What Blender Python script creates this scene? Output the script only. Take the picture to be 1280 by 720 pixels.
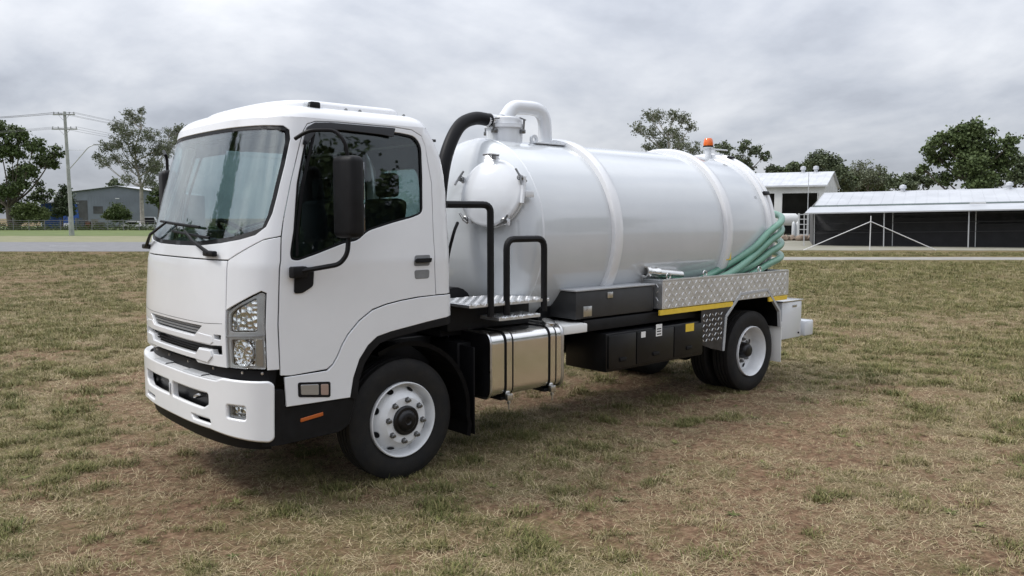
import bpy, bmesh, math, random
import numpy as np
from mathutils import Vector, Matrix
from mathutils.geometry import delaunay_2d_cdt
R = math.radians
random.seed(7); rng = np.random.default_rng(11)
for o in list(bpy.data.objects): bpy.data.objects.remove(o)
scene = bpy.context.scene
COL = scene.collection

# ------------------------------------------------------------------ camera
# world frame: x = truck's forward direction, y = truck's left side, z up, origin on the ground under the front axle
CAM = Vector((3.6158, 6.3616, 2.0924)); YAW = 3.9842; PITCH = -0.0861
cam_d = bpy.data.cameras.new('camera'); cam = bpy.data.objects.new('camera', cam_d); COL.objects.link(cam)
fwd = Vector((math.cos(YAW)*math.cos(PITCH), math.sin(YAW)*math.cos(PITCH), math.sin(PITCH)))
cam.location = CAM; cam.rotation_euler = fwd.to_track_quat('-Z', 'Y').to_euler()
cam_d.sensor_width = 36.0; cam_d.lens = 1020/1280*36.0; cam_d.clip_start = 0.05; cam_d.clip_end = 3000
scene.camera = cam

# ------------------------------------------------------------------ sky: solid layered overcast
SUN_EL, SUN_AZ = R(52), R(-38)           # sun behind the cloud, ahead of the truck on its far side
world = bpy.data.worlds.new('World'); scene.world = world; world.use_nodes = True
nt = world.node_tree; nt.nodes.clear()
def N(t, **k):
    n = nt.nodes.new(t)
    for a, b in k.items(): setattr(n, a, b)
    return n
L = lambda a, b: nt.links.new(a, b)
out = N('ShaderNodeOutputWorld')
sky = N('ShaderNodeTexSky', sky_type='NISHITA', sun_disc=False, sun_elevation=SUN_EL, sun_rotation=R(90)-SUN_AZ)
bg_sky = N('ShaderNodeBackground'); bg_sky.inputs[1].default_value = 0.09; L(sky.outputs[0], bg_sky.inputs[0])
tc = N('ShaderNodeTexCoord'); sep = N('ShaderNodeSeparateXYZ'); L(tc.outputs['Generated'], sep.inputs[0])
zz = N('ShaderNodeMath', operation='MAXIMUM'); L(sep.outputs[2], zz.inputs[0]); zz.inputs[1].default_value = 0.0
za = N('ShaderNodeMath', operation='ADD'); L(zz.outputs[0], za.inputs[0]); za.inputs[1].default_value = 0.36
dv = N('ShaderNodeVectorMath', operation='DIVIDE'); L(tc.outputs['Generated'], dv.inputs[0])
cx = N('ShaderNodeCombineXYZ')
for i in range(3): L(za.outputs[0], cx.inputs[i])
L(cx.outputs[0], dv.inputs[1])
mp = N('ShaderNodeMapping'); L(dv.outputs[0], mp.inputs[0]); mp.inputs['Scale'].default_value = (1, 1, 0.0); mp.inputs['Rotation'].default_value = (0, 0, R(40)); mp.inputs['Location'].default_value = (5.6, 0.4, 0)
n1 = N('ShaderNodeTexNoise'); L(mp.outputs[0], n1.inputs['Vector']); n1.inputs['Scale'].default_value = 0.95; n1.inputs['Detail'].default_value = 7; n1.inputs['Roughness'].default_value = 0.52; n1.inputs['Distortion'].default_value = 0.8
n2 = N('ShaderNodeTexNoise'); L(mp.outputs[0], n2.inputs['Vector']); n2.inputs['Scale'].default_value = 3.0; n2.inputs['Detail'].default_value = 6; n2.inputs['Roughness'].default_value = 0.55
mx = N('ShaderNodeMix', data_type='FLOAT'); mx.inputs[0].default_value = 0.32; L(n1.outputs[0], mx.inputs[2]); L(n2.outputs[0], mx.inputs[3])
rp = N('ShaderNodeValToRGB'); L(mx.outputs[0], rp.inputs[0])
e = rp.color_ramp.elements
e[0].position = 0.38; e[0].color = (0.27, 0.29, 0.34, 1)
e[1].position = 0.62; e[1].color = (0.665, 0.68, 0.715, 1)
m_ = e.new(0.49); m_.color = (0.44, 0.465, 0.52, 1)
# an overcast sky grows brighter towards the zenith
el = N('ShaderNodeMapRange'); L(zz.outputs[0], el.inputs[0]); el.inputs[1].default_value = 0; el.inputs[2].default_value = 1; el.inputs[3].default_value = 0.74; el.inputs[4].default_value = 2.5
mul = N('ShaderNodeVectorMath', operation='SCALE'); L(rp.outputs[0], mul.inputs[0]); L(el.outputs[0], mul.inputs['Scale'])
bg_c = N('ShaderNodeBackground'); L(mul.outputs[0], bg_c.inputs[0]); bg_c.inputs[1].default_value = 1.0
ms = N('ShaderNodeMixShader'); ms.inputs[0].default_value = 0.93; L(bg_sky.outputs[0], ms.inputs[1]); L(bg_c.outputs[0], ms.inputs[2])
L(ms.outputs[0], out.inputs[0])
sun_d = bpy.data.lights.new('sun', 'SUN'); sun_d.energy = 1.5; sun_d.angle = R(13); sun_d.color = (1.0, 0.965, 0.92)
sun = bpy.data.objects.new('sun', sun_d); COL.objects.link(sun)
sd = Vector((math.cos(SUN_EL)*math.cos(SUN_AZ), math.cos(SUN_EL)*math.sin(SUN_AZ), math.sin(SUN_EL)))
sun.rotation_euler = (-sd).to_track_quat('-Z', 'Y').to_euler(); sun.location = sd*60
vs = scene.view_settings; vs.view_transform = 'Standard'; vs.look = 'None'; vs.gamma = 1.0; vs.use_curve_mapping = False
vs.exposure = 0.44

# ------------------------------------------------------------------ materials
MATS = {}
def mat(name, col, rough=0.5, metal=0.0, var=0.0, vscale=8.0, bump=0.0, bscale=60.0, coat=0.0, col2=None, spec=0.5, detail=4):
    if name in MATS: return MATS[name]
    m = bpy.data.materials.new(name); m.use_nodes = True; t = m.node_tree; b = t.nodes['Principled BSDF']
    b.inputs['Base Color'].default_value = (*col, 1); b.inputs['Roughness'].default_value = rough; b.inputs['Metallic'].default_value = metal
    b.inputs['Coat Weight'].default_value = coat; b.inputs['Coat Roughness'].default_value = 0.06; b.inputs['Specular IOR Level'].default_value = spec
    if var > 0 or col2:
        c = t.nodes.new('ShaderNodeTexCoord'); n = t.nodes.new('ShaderNodeTexNoise'); n.inputs['Scale'].default_value = vscale; n.inputs['Detail'].default_value = detail; n.inputs['Roughness'].default_value = 0.6
        t.links.new(c.outputs['Object'], n.inputs['Vector'])
        r = t.nodes.new('ShaderNodeValToRGB'); t.links.new(n.outputs[0], r.inputs[0])
        lo = col2 if col2 else tuple(x*(1-var) for x in col); hi = col if col2 else tuple(min(1, x*(1+var)) for x in col)
        r.color_ramp.elements[0].position = 0.33; r.color_ramp.elements[0].color = (*lo, 1); r.color_ramp.elements[1].position = 0.67; r.color_ramp.elements[1].color = (*hi, 1)
        t.links.new(r.outputs[0], b.inputs['Base Color'])
        mr = t.nodes.new('ShaderNodeMapRange'); t.links.new(n.outputs[0], mr.inputs[0]); mr.inputs[3].default_value = rough*0.85; mr.inputs[4].default_value = min(1, rough*1.2)
        t.links.new(mr.outputs[0], b.inputs['Roughness'])
    if bump > 0:
        c = t.nodes.new('ShaderNodeTexCoord'); n = t.nodes.new('ShaderNodeTexNoise'); n.inputs['Scale'].default_value = bscale; n.inputs['Detail'].default_value = 3
        t.links.new(c.outputs['Object'], n.inputs['Vector']); bp = t.nodes.new('ShaderNodeBump'); bp.inputs['Strength'].default_value = bump; bp.inputs['Distance'].default_value = 0.02
        t.links.new(n.outputs[0], bp.inputs['Height']); t.links.new(bp.outputs[0], b.inputs['Normal'])
    MATS[name] = m; return m
def glass(name, tint, gloss=1.0, ior=1.6):
    m = bpy.data.materials.new(name); m.use_nodes = True; t = m.node_tree; t.nodes.clear()
    o = t.nodes.new('ShaderNodeOutputMaterial'); tr = t.nodes.new('ShaderNodeBsdfTransparent'); tr.inputs[0].default_value = (*tint, 1)
    g = t.nodes.new('ShaderNodeBsdfGlossy'); g.inputs['Roughness'].default_value = 0.015; g.inputs[0].default_value = (gloss, gloss, gloss, 1)
    fr = t.nodes.new('ShaderNodeFresnel'); fr.inputs[0].default_value = 1.6; x = t.nodes.new('ShaderNodeMixShader')
    ge = t.nodes.new('ShaderNodeNewGeometry'); mm = t.nodes.new('ShaderNodeMath'); mm.operation = 'MULTIPLY_ADD'; t.links.new(ge.outputs['Backfacing'], mm.inputs[0]); mm.inputs[1].default_value = 1/ior-ior; mm.inputs[2].default_value = ior; t.links.new(mm.outputs[0], fr.inputs[0])   # same reflectance from either side of the pane
    t.links.new(fr.outputs[0], x.inputs[0]); t.links.new(tr.outputs[0], x.inputs[1]); t.links.new(g.outputs[0], x.inputs[2]); t.links.new(x.outputs[0], o.inputs[0])
    MATS[name] = m; return m
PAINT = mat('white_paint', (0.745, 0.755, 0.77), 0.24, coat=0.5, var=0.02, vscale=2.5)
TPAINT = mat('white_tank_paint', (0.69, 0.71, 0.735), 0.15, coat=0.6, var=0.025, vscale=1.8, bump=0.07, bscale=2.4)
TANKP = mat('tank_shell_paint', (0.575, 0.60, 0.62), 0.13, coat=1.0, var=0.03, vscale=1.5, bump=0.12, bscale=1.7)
BUMPW = mat('white_bumper_paint', (0.80, 0.805, 0.81), 0.30, coat=0.4, var=0.02, vscale=3)
BLACK = mat('black_plastic', (0.007, 0.007, 0.008), 0.5, var=0.25, vscale=12, bump=0.08, bscale=180, spec=0.22)
DBLACK = mat('black_satin_paint', (0.006, 0.006, 0.007), 0.35, var=0.3, vscale=6, spec=0.4)
CHASSIS = mat('dark_chassis_paint', (0.009, 0.009, 0.010), 0.6, var=0.4, vscale=7, spec=0.3)
TRIM = mat('black_rubber_trim', (0.005, 0.005, 0.006), 0.5, spec=0.18)
RUBBER = mat('tyre_rubber', (0.010, 0.010, 0.011), 0.68, var=0.3, vscale=9, bump=0.12, bscale=70, col2=(0.016, 0.0145, 0.013), spec=0.3)
RIMW = mat('wheel_white_paint', (0.70, 0.71, 0.72), 0.34, var=0.06, vscale=9, coat=0.2)
STEEL = mat('bright_steel', (0.62, 0.62, 0.62), 0.28, metal=1.0, var=0.12, vscale=18)
ALLOY = mat('polished_alloy', (0.80, 0.79, 0.77), 0.20, metal=1.0, var=0.05, vscale=5)
NUT = mat('dull_steel', (0.22, 0.22, 0.22), 0.35, metal=1.0, var=0.2, vscale=18)
TREAD = mat('aluminium_tread_plate', (0.74, 0.75, 0.76), 0.42, metal=0.9, var=0.1, vscale=10)
TREADB = mat('dark_tread_plate', (0.10, 0.10, 0.11), 0.4, metal=0.9, var=0.2, vscale=10)
CHROME = mat('chrome', (0.85, 0.85, 0.86), 0.05, metal=1.0)
def faceted(name):
    m = mat(name, (0.88, 0.88, 0.88), 0.06, metal=1.0); t = m.node_tree; c = t.nodes.new('ShaderNodeTexCoord'); v = t.nodes.new('ShaderNodeTexVoronoi'); v.inputs['Scale'].default_value = 26
    t.links.new(c.outputs['Object'], v.inputs['Vector']); b = t.nodes.new('ShaderNodeBump'); b.inputs['Strength'].default_value = 0.65; b.inputs['Distance'].default_value = 0.03; t.links.new(v.outputs['Distance'], b.inputs['Height']); t.links.new(b.outputs[0], t.nodes['Principled BSDF'].inputs['Normal']); return m
FACET = faceted('faceted_chrome')
GREYP = mat('grey_plastic', (0.20, 0.205, 0.21), 0.45, var=0.1, vscale=12)
LGREY = mat('light_grey_plastic', (0.42, 0.43, 0.44), 0.45, var=0.08, vscale=12)
AMBER = mat('amber_lens', (0.75, 0.14, 0.015), 0.22, coat=0.5)
ORANGE = mat('orange_reflector', (0.42, 0.10, 0.02), 0.3)
YELLOW = mat('yellow_tape', (0.80, 0.56, 0.06), 0.35, var=0.06, vscale=20)
WHITEP = mat('white_sticker', (0.78, 0.78, 0.76), 0.5)
GREEN = mat('green_hose_plastic', (0.135, 0.295, 0.215), 0.38, var=0.1, vscale=5, coat=0.3)
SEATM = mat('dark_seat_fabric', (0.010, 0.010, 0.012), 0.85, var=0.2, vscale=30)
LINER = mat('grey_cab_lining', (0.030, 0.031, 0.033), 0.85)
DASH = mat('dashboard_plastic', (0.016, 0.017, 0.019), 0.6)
WSG = glass('windscreen_glass', (0.76, 0.84, 0.84), 1.0, 2.05); SIDEG = glass('side_window_glass', (0.62, 0.70, 0.70)); LENSG = glass('lamp_lens', (0.93, 0.94, 0.94))

# ------------------------------------------------------------------ mesh helpers
def link(o, parent=None):
    COL.objects.link(o)
    if parent is not None: o.parent = parent
    return o
def fin(bm, name, m, parent=None, smooth=35, loc=None):
    me = bpy.data.meshes.new(name); bm.normal_update(); bm.to_mesh(me); bm.free()
    for x in (m if isinstance(m, (list, tuple)) else [m]): me.materials.append(x)
    if smooth:
        me.polygons.foreach_set('use_smooth', [True]*len(me.polygons)); me.set_sharp_from_angle(angle=R(smooth))
    o = bpy.data.objects.new(name, me)
    if loc is not None: o.location = loc
    return link(o, parent)
def B(): return bmesh.new()
def add_box(bm, lo, hi, bev=0.0, seg=2, rot=None):
    lo = Vector(lo); hi = Vector(hi); c = (lo+hi)/2; s = hi-lo
    t = bmesh.new(); bmesh.ops.create_cube(t, size=1.0); bmesh.ops.scale(t, vec=s, verts=t.verts)
    if bev > 0: bmesh.ops.bevel(t, geom=list(t.edges), offset=bev, segments=seg, profile=0.5, affect='EDGES')
    M = Matrix.Translation(c) @ (rot.to_4x4() if rot is not None else Matrix())
    bmesh.ops.transform(t, matrix=M, verts=t.verts); merge(bm, t)
def merge(bm, t):
    me = bpy.data.meshes.new('tmp'); t.to_mesh(me); t.free(); bm.from_mesh(me); bpy.data.meshes.remove(me)
def add_tube(bm, pts, r, seg=10, caps=True, closed=False):
    pts = [Vector(p) for p in pts]; n = len(pts); rr = r if isinstance(r, (list, tuple)) else [r]*n
    rings = []; up = None
    for i, p in enumerate(pts):
        d = (pts[min(i+1, n-1)]-pts[max(i-1, 0)]).normalized() if not closed else (pts[(i+1) % n]-pts[i-1]).normalized()
        if up is None: up = d.orthogonal().normalized()
        up = (up-d*up.dot(d)).normalized(); sd_ = d.cross(up)
        rings.append([bm.verts.new(p+(up*math.cos(2*math.pi*k/seg)+sd_*math.sin(2*math.pi*k/seg))*rr[i]) for k in range(seg)])
    m = n if closed else n-1
    for i in range(m):
        a, b = rings[i], rings[(i+1) % n]
        for k in range(seg): bm.faces.new((a[k], a[(k+1) % seg], b[(k+1) % seg], b[k]))
    if caps and not closed:
        bm.faces.new(rings[0][::-1]); bm.faces.new(rings[-1])
def spline(pts, n=8):
    P_ = [Vector(p) for p in pts]; o = []
    for i in range(len(P_)-1):
        a, b, c, d = P_[max(i-1, 0)], P_[i], P_[i+1], P_[min(i+2, len(P_)-1)]
        for k in range(n):
            t = k/n; o.append(0.5*((2*b)+(c-a)*t+(2*a-5*b+4*c-d)*t*t+(3*b-a-3*c+d)*t**3))
    o.append(P_[-1]); return o
def fillet(pts, r, n=5):
    """polyline with rounded inner corners"""
    P_ = [Vector(p) for p in pts]; o = [P_[0]]
    for i in range(1, len(P_)-1):
        a, b, c = P_[i-1], P_[i], P_[i+1]; d1 = (a-b); d2 = (c-b); q = min(r, d1.length*0.45, d2.length*0.45)
        s = b+d1.normalized()*q; e_ = b+d2.normalized()*q
        for k in range(n+1):
            t = k/n; o.append(s*(1-t)**2+b*2*t*(1-t)+e_*t*t)
    o.append(P_[-1]); return o
def add_lathe(bm, prof, origin, axis, seg=48, closed=False):
    """prof: (along axis, radius)"""
    ax = Vector(axis).normalized(); up = ax.orthogonal().normalized(); sd_ = ax.cross(up); o = Vector(origin); rings = []
    for h, r in prof:
        if r < 1e-5: rings.append([bm.verts.new(o+ax*h)])
        else: rings.append([bm.verts.new(o+ax*h+(up*math.cos(2*math.pi*k/seg)+sd_*math.sin(2*math.pi*k/seg))*r) for k in range(seg)])
    pr = list(zip(rings, rings[1:]))
    if closed: pr.append((rings[-1], rings[0]))
    for a, b in pr:
        for k in range(seg):
            k2 = (k+1) % seg
            if len(a) == 1 and len(b) == 1: continue
            if len(a) == 1: bm.faces.new((a[0], b[k2], b[k]))
            elif len(b) == 1: bm.faces.new((a[k], a[k2], b[0]))
            else: bm.faces.new((a[k], a[k2], b[k2], b[k]))
def add_prism(bm, poly, y0, y1, plane='xz', bev=0.0):
    """extrude a 2-D outline between two planes; plane 'xz' extrudes along y, 'xy' along z, 'yz' along x"""
    def P3(a, b, h): return {'xz': (a, h, b), 'xy': (a, b, h), 'yz': (h, a, b)}[plane]
    t = bmesh.new(); v0 = [t.verts.new(P3(a, b, y0)) for a, b in poly]; v1 = [t.verts.new(P3(a, b, y1)) for a, b in poly]; n = len(poly)
    t.faces.new(v0); t.faces.new(v1[::-1])
    for i in range(n): t.faces.new((v0[i], v1[i], v1[(i+1) % n], v0[(i+1) % n]))
    bmesh.ops.recalc_face_normals(t, faces=t.faces)
    if bev: bmesh.ops.bevel(t, geom=list(t.edges), offset=bev, segments=2, profile=0.5, affect='EDGES')
    merge(bm, t)
def rpoly(pts, r, n=4):
    """round the corners of a closed 2-D outline; r may be a list"""
    o = []; m = len(pts)
    for i in range(m):
        a, b, c = (Vector(pts[j % m][:2]) for j in (i-1, i, i+1)); rr = r[i] if isinstance(r, (list, tuple)) else r
        d1 = a-b; d2 = c-b; q = min(rr, d1.length*0.45, d2.length*0.45)
        if q < 1e-4: o.append(tuple(b)); continue
        s = b+d1.normalized()*q; e_ = b+d2.normalized()*q
        for k in range(n+1):
            t = k/n; p = s*(1-t)**2+b*2*t*(1-t)+e_*t*t; o.append((p.x, p.y))
    return o
def part(name, m, parent, fn, smooth=35):
    bm = B(); fn(bm); return fin(bm, name, m, parent, smooth)
def tag(o, label=None, cat=None, group=None, kind=None):
    if label: o['label'] = label
    if cat: o['category'] = cat
    if group: o['group'] = group
    if kind: o['kind'] = kind
    return o
def empty(name, loc=(0, 0, 0), rz=0.0, parent=None):
    o = bpy.data.objects.new(name, None); o.location = loc; o.rotation_euler.z = rz; return link(o, parent)
def copy_tree(o, parent=None):
    c = o.copy(); COL.objects.link(c); c.parent = parent
    for ch in list(o.children): copy_tree(ch, c)
    return c

# ------------------------------------------------------------------ site frame: D metres ahead of the viewpoint, S metres to its right
HD = Vector((math.cos(YAW), math.sin(YAW), 0)); RT = Vector((math.sin(YAW), -math.cos(YAW), 0))
def pt(D, S, z=0.0): return Vector((CAM.x, CAM.y, 0))+HD*D+RT*S+Vector((0, 0, z))
SITE_RZ = math.atan2(RT.y, RT.x)       # rotation that turns local x to RT, local y to HD
def vnoise(x, y, seed=0):
    xi = np.floor(x).astype(np.int64); yi = np.floor(y).astype(np.int64); fx = x-xi; fy = y-yi
    def h(a, b):
        n = (a*374761393+b*668265263+seed*974711) & 0x7fffffff; n = ((n ^ (n >> 13))*1274126177) & 0x7fffffff
        return ((n ^ (n >> 16)) & 0xffff)/65535.0
    fx = fx*fx*(3-2*fx); fy = fy*fy*(3-2*fy)
    return (h(xi, yi)*(1-fx)+h(xi+1, yi)*fx)*(1-fy)+(h(xi, yi+1)*(1-fx)+h(xi+1, yi+1)*fx)*fy
def fbm(x, y, seed=0, octv=4):
    a = 0; w = 0.5; s = 0
    for i in range(octv): a = a+w*vnoise(x*2**i, y*2**i, seed+i*17); s += w; w *= 0.55
    return a/s
def cover(D, S):
    c = 0.40*fbm(D/2.4+40, S/2.4+40, 3)+0.30*fbm(D/0.9+15, S/0.9+22, 5)+0.30*fbm(D/0.34+9, S/0.34+70, 8)
    c = np.clip((c-0.445)/0.14, 0, 1)*0.92
    far = np.clip((D-9)/14, 0, 1)
    right = np.clip((S-2)/6, 0, 1)*np.clip((D-7)/5, 0, 1)
    return np.clip(c+0.35*far+0.3*right, 0, 1)
def green(D, S):
    g = fbm(D/3.2+11, S/3.2+5, 21); g = np.clip((g-0.42)/0.2, 0, 1)
    return np.clip(0.10+0.50*g+0.3*np.clip((D-9)/15, 0, 1)+0.15*np.clip((S-2)/6, 0, 1), 0, 1)
def relief(D, S):
    f = np.clip(1-(D-18)/14, 0, 1)
    return (0.035*(fbm(D/1.3, S/1.3, 31)-0.5)+0.02*(fbm(D/0.33, S/0.33, 37)-0.5))*f-0.004
Dl = np.concatenate([[-1200, -500, -200, -80, -40, -20, -8, -2], np.arange(2, 30, 0.13), np.geomspace(30, 1500, 46)])
Sl = np.concatenate([[-1400, -600, -300, -160, -90, -60, -42, -32, -26], np.arange(-22, 22.01, 0.16), [26, 32, 42, 60, 90, 160, 300, 600, 1400]])
DD, SS = np.meshgrid(Dl, Sl, indexing='ij')
ZZ = relief(DD, SS)
XY = np.array([CAM.x, CAM.y])+DD[..., None]*np.array([HD.x, HD.y])+SS[..., None]*np.array([RT.x, RT.y])
co = np.concatenate([XY, ZZ[..., None]], -1).reshape(-1, 3)
nD, nS = DD.shape
ii = np.arange(nD*nS).reshape(nD, nS)
quads = np.stack([ii[:-1, :-1], ii[:-1, 1:], ii[1:, 1:], ii[1:, :-1]], -1).reshape(-1, 4)
me = bpy.data.meshes.new('ground'); me.from_pydata(co.tolist(), [], quads[:, ::-1].tolist())
me.polygons.foreach_set('use_smooth', [True]*len(me.polygons))
for nm, arr in (('cover', cover(DD, SS)), ('green', green(DD, SS))):
    at_ = me.attributes.new(nm, 'FLOAT', 'POINT'); at_.data.foreach_set('value', arr.ravel().astype(np.float32))
if me.polygons[0].normal.z < 0: me.flip_normals()
def ground_mat():
    m = bpy.data.materials.new('dry_paddock'); m.use_nodes = True; t = m.node_tree; b = t.nodes['Principled BSDF']
    nn = lambda ty, **k: [setattr(x := t.nodes.new(ty), a, v) for a, v in k.items()] and x if k else t.nodes.new(ty)
    K = t.links.new
    tcn = t.nodes.new('ShaderNodeTexCoord')
    def noise(s, d=5, r=0.6):
        n = t.nodes.new('ShaderNodeTexNoise'); n.inputs['Scale'].default_value = s; n.inputs['Detail'].default_value = d; n.inputs['Roughness'].default_value = r; K(tcn.outputs['Object'], n.inputs['Vector']); return n
    def ramp(src, stops):
        r = t.nodes.new('ShaderNodeValToRGB'); K(src, r.inputs[0]); r.color_ramp.elements[0].position = stops[0][0]; r.color_ramp.elements[0].color = (*stops[0][1], 1)
        r.color_ramp.elements[1].position = stops[-1][0]; r.color_ramp.elements[1].color = (*stops[-1][1], 1)
        for p, c in stops[1:-1]: r.color_ramp.elements.new(p).color = (*c, 1)
        return r
    def mix(f, a, bb):
        x = t.nodes.new('ShaderNodeMix'); x.data_type = 'RGBA'; K(f, x.inputs[0]); K(a, x.inputs[6]); K(bb, x.inputs[7]); return x.outputs[2]
    ca = t.nodes.new('ShaderNodeAttribute'); ca.attribute_name = 'cover'; ga = t.nodes.new('ShaderNodeAttribute'); ga.attribute_name = 'green'
    soil = ramp(noise(14, 8, 0.7).outputs[0], [(0.34, (0.066, 0.038, 0.023)), (0.5, (0.162, 0.098, 0.060)), (0.68, (0.30, 0.20, 0.128))])
    straw = ramp(noise(55, 6, 0.75).outputs[0], [(0.36, (0.034, 0.025, 0.013)), (0.5, (0.150, 0.115, 0.060)), (0.66, (0.40, 0.325, 0.195))])
    grass = ramp(noise(42, 6, 0.75).outputs[0], [(0.36, (0.024, 0.026, 0.008)), (0.5, (0.092, 0.094, 0.030)), (0.66, (0.24, 0.215, 0.09))])
    big = noise(0.35, 4)
    gf = t.nodes.new('ShaderNodeMath'); gf.operation = 'MULTIPLY'; K(ga.outputs['Fac'], gf.inputs[0]); gr = t.nodes.new('ShaderNodeMapRange'); K(noise(5, 4).outputs[0], gr.inputs[0]); gr.inputs[1].default_value = 0.3; gr.inputs[2].default_value = 0.65; gr.inputs[3].default_value = 0.25; gr.inputs[4].default_value = 1.3; K(gr.outputs[0], gf.inputs[1])
    veg = mix(gf.outputs[0], straw.outputs[0], grass.outputs[0])
    cf = t.nodes.new('ShaderNodeMath'); cf.operation = 'ADD'; cn = t.nodes.new('ShaderNodeMapRange'); K(noise(26, 6, 0.7).outputs[0], cn.inputs[0]); cn.inputs[1].default_value = 0.3; cn.inputs[2].default_value = 0.7; cn.inputs[3].default_value = -0.45; cn.inputs[4].default_value = 0.45
    K(ca.outputs['Fac'], cf.inputs[0]); K(cn.outputs[0], cf.inputs[1]); cf.use_clamp = True
    K(mix(cf.outputs[0], soil.outputs[0], veg), b.inputs['Base Color'])
    b.inputs['Roughness'].default_value = 0.95; b.inputs['Specular IOR Level'].default_value = 0.15
    bp = t.nodes.new('ShaderNodeBump'); bp.inputs['Strength'].default_value = 0.7; bp.inputs['Distance'].default_value = 0.03
    K(noise(38, 8, 0.75).outputs[0], bp.inputs['Height']); K(bp.outputs[0], b.inputs['Normal'])
    return m
me.materials.append(ground_mat())
ground = link(bpy.data.objects.new('ground', me)); tag(ground, 'dry grassy paddock with bare reddish earth', kind='structure')

def sheet(name, D0, D1, S0, S1, z, m, label, jag=0.0, n=60, skew=0.0):
    bm = B(); top = []; bot = []
    for i in range(n+1):
        s = S0+(S1-S0)*i/n; k = skew*(i/n)
        j0 = jag*(fbm(np.array([s/3.]), np.array([D0]), 5)[0]-0.5); j1 = jag*(fbm(np.array([s/3.]), np.array([D1]), 6)[0]-0.5)
        bot.append(bm.verts.new(pt(D0+j0+k, s, z))); top.append(bm.verts.new(pt(D1+j1+k, s, z)))
    for i in range(n): bm.faces.new((bot[i], bot[i+1], top[i+1], top[i]))
    bmesh.ops.recalc_face_normals(bm, faces=bm.faces)
    o = fin(bm, name, m, None, 0); 
    if o.data.polygons[0].normal.z < 0: o.data.flip_normals()
    return tag(o, label, kind='structure')
ASPH = mat('asphalt', (0.165, 0.165, 0.17), 0.9, var=0.18, vscale=1.5, bump=0.2, bscale=40)
CONC = mat('pale_gravel', (0.25, 0.24, 0.22), 0.92, var=0.2, vscale=1.2, bump=0.3, bscale=15)
DRYV = mat('dry_verge', (0.235, 0.22, 0.13), 0.95, var=0.25, vscale=0.6, col2=(0.15, 0.155, 0.075), detail=8)
LUSH = mat('green_verge', (0.135, 0.165, 0.045), 0.95, var=0.25, vscale=0.35, col2=(0.065, 0.098, 0.020), detail=9)
sheet('dry_verge', 70, 94, -130, 30, 0.002, DRYV, 'dry pale grass strip behind the road', 2.0)
sheet('green_verge', 93, 200, -190, 20, 0.006, LUSH, 'bright green grass strip before the wire fence', 4.0)
sheet('road', 50.5, 70, -260, 12, 0.006, ASPH, 'grey asphalt road crossing behind the paddock', 0.5)
bm = B(); 
for i in range(14): add_box(bm, (-90+i*7, -0.06, 0), (-87+i*7, 0.06, 0.004))
ln = fin(bm, 'lane_marking', mat('road_white_paint', (0.62, 0.62, 0.60), 0.7, var=0.15, vscale=3), ground, 0); ln.location = pt(60, 0, 0.010); ln.rotation_euler.z = SITE_RZ; ln['kind'] = 'stuff'
sheet('driveway', 40.3, 43.3, 13, 90, 0.004, CONC, 'pale gravel driveway crossing on the right', 0.8)
sheet('yard', 52, 110, 17, 110, 0.005, mat('shed_yard_ground', (0.26, 0.245, 0.21), 0.95, var=0.2, vscale=0.8, col2=(0.19, 0.185, 0.13), detail=8), 'bare grey yard in front of the sheds', 2.0)

# ------------------------------------------------------------------ grass: tufts instanced inside one object
def blade_mat(name, c0, c1):
    m = bpy.data.materials.new(name); m.use_nodes = True; t = m.node_tree; b = t.nodes['Principled BSDF']
    oi = t.nodes.new('ShaderNodeObjectInfo'); gm = t.nodes.new('ShaderNodeTexCoord'); nz = t.nodes.new('ShaderNodeTexNoise'); nz.inputs['Scale'].default_value = 90
    t.links.new(gm.outputs['Object'], nz.inputs['Vector'])
    ad = t.nodes.new('ShaderNodeMath'); ad.operation = 'ADD'; t.links.new(oi.outputs['Random'], ad.inputs[0]); t.links.new(nz.outputs[0], ad.inputs[1])
    mr = t.nodes.new('ShaderNodeMath'); mr.operation = 'MULTIPLY'; t.links.new(ad.outputs[0], mr.inputs[0]); mr.inputs[1].default_value = 0.5
    r = t.nodes.new('ShaderNodeValToRGB'); t.links.new(mr.outputs[0], r.inputs[0]); r.color_ramp.elements[0].position = 0.2; r.color_ramp.elements[0].color = (*c0, 1); r.color_ramp.elements[1].position = 0.8; r.color_ramp.elements[1].color = (*c1, 1)
    t.links.new(r.outputs[0], b.inputs['Base Color']); b.inputs['Roughness'].default_value = 0.75; b.inputs['Specular IOR Level'].default_value = 0.25
    return m
GM = [blade_mat('straw_blade', (0.21, 0.160, 0.086), (0.53, 0.44, 0.275)), blade_mat('olive_blade', (0.105, 0.098, 0.036), (0.29, 0.252, 0.112)), blade_mat('green_blade', (0.058, 0.072, 0.018), (0.165, 0.168, 0.055))]
gv, gf_, gm_i, gt = [], [], [], []
def blade(base, az, el_, ln_, w, droop, mi, tid):
    i = len(gv); d = np.array([math.cos(az), math.sin(az)]); sd_ = np.array([-d[1], d[0]])*w/2
    p = np.array(base, float); h0 = 0.0
    p1 = p+d*math.cos(el_)*ln_*0.5; h1 = math.sin(el_)*ln_*0.5
    e2 = el_-droop; p2 = p1+d*math.cos(e2)*ln_*0.5; h2 = max(h1+math.sin(e2)*ln_*0.5, 0.002)
    for q, h, s in ((p, h0, 1), (p, h0, -1), (p1, h1, -.8), (p1, h1, .8), (p2, h2, 0)):
        gv.append((q[0]+sd_[0]*s, q[1]+sd_[1]*s, h))
    gf_.append((i, i+1, i+2, i+3)); gf_.append((i+3, i+2, i+4)); gm_i.extend([mi, mi]); gt.extend([tid, tid])
U = random.uniform
TPL = 9
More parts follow.
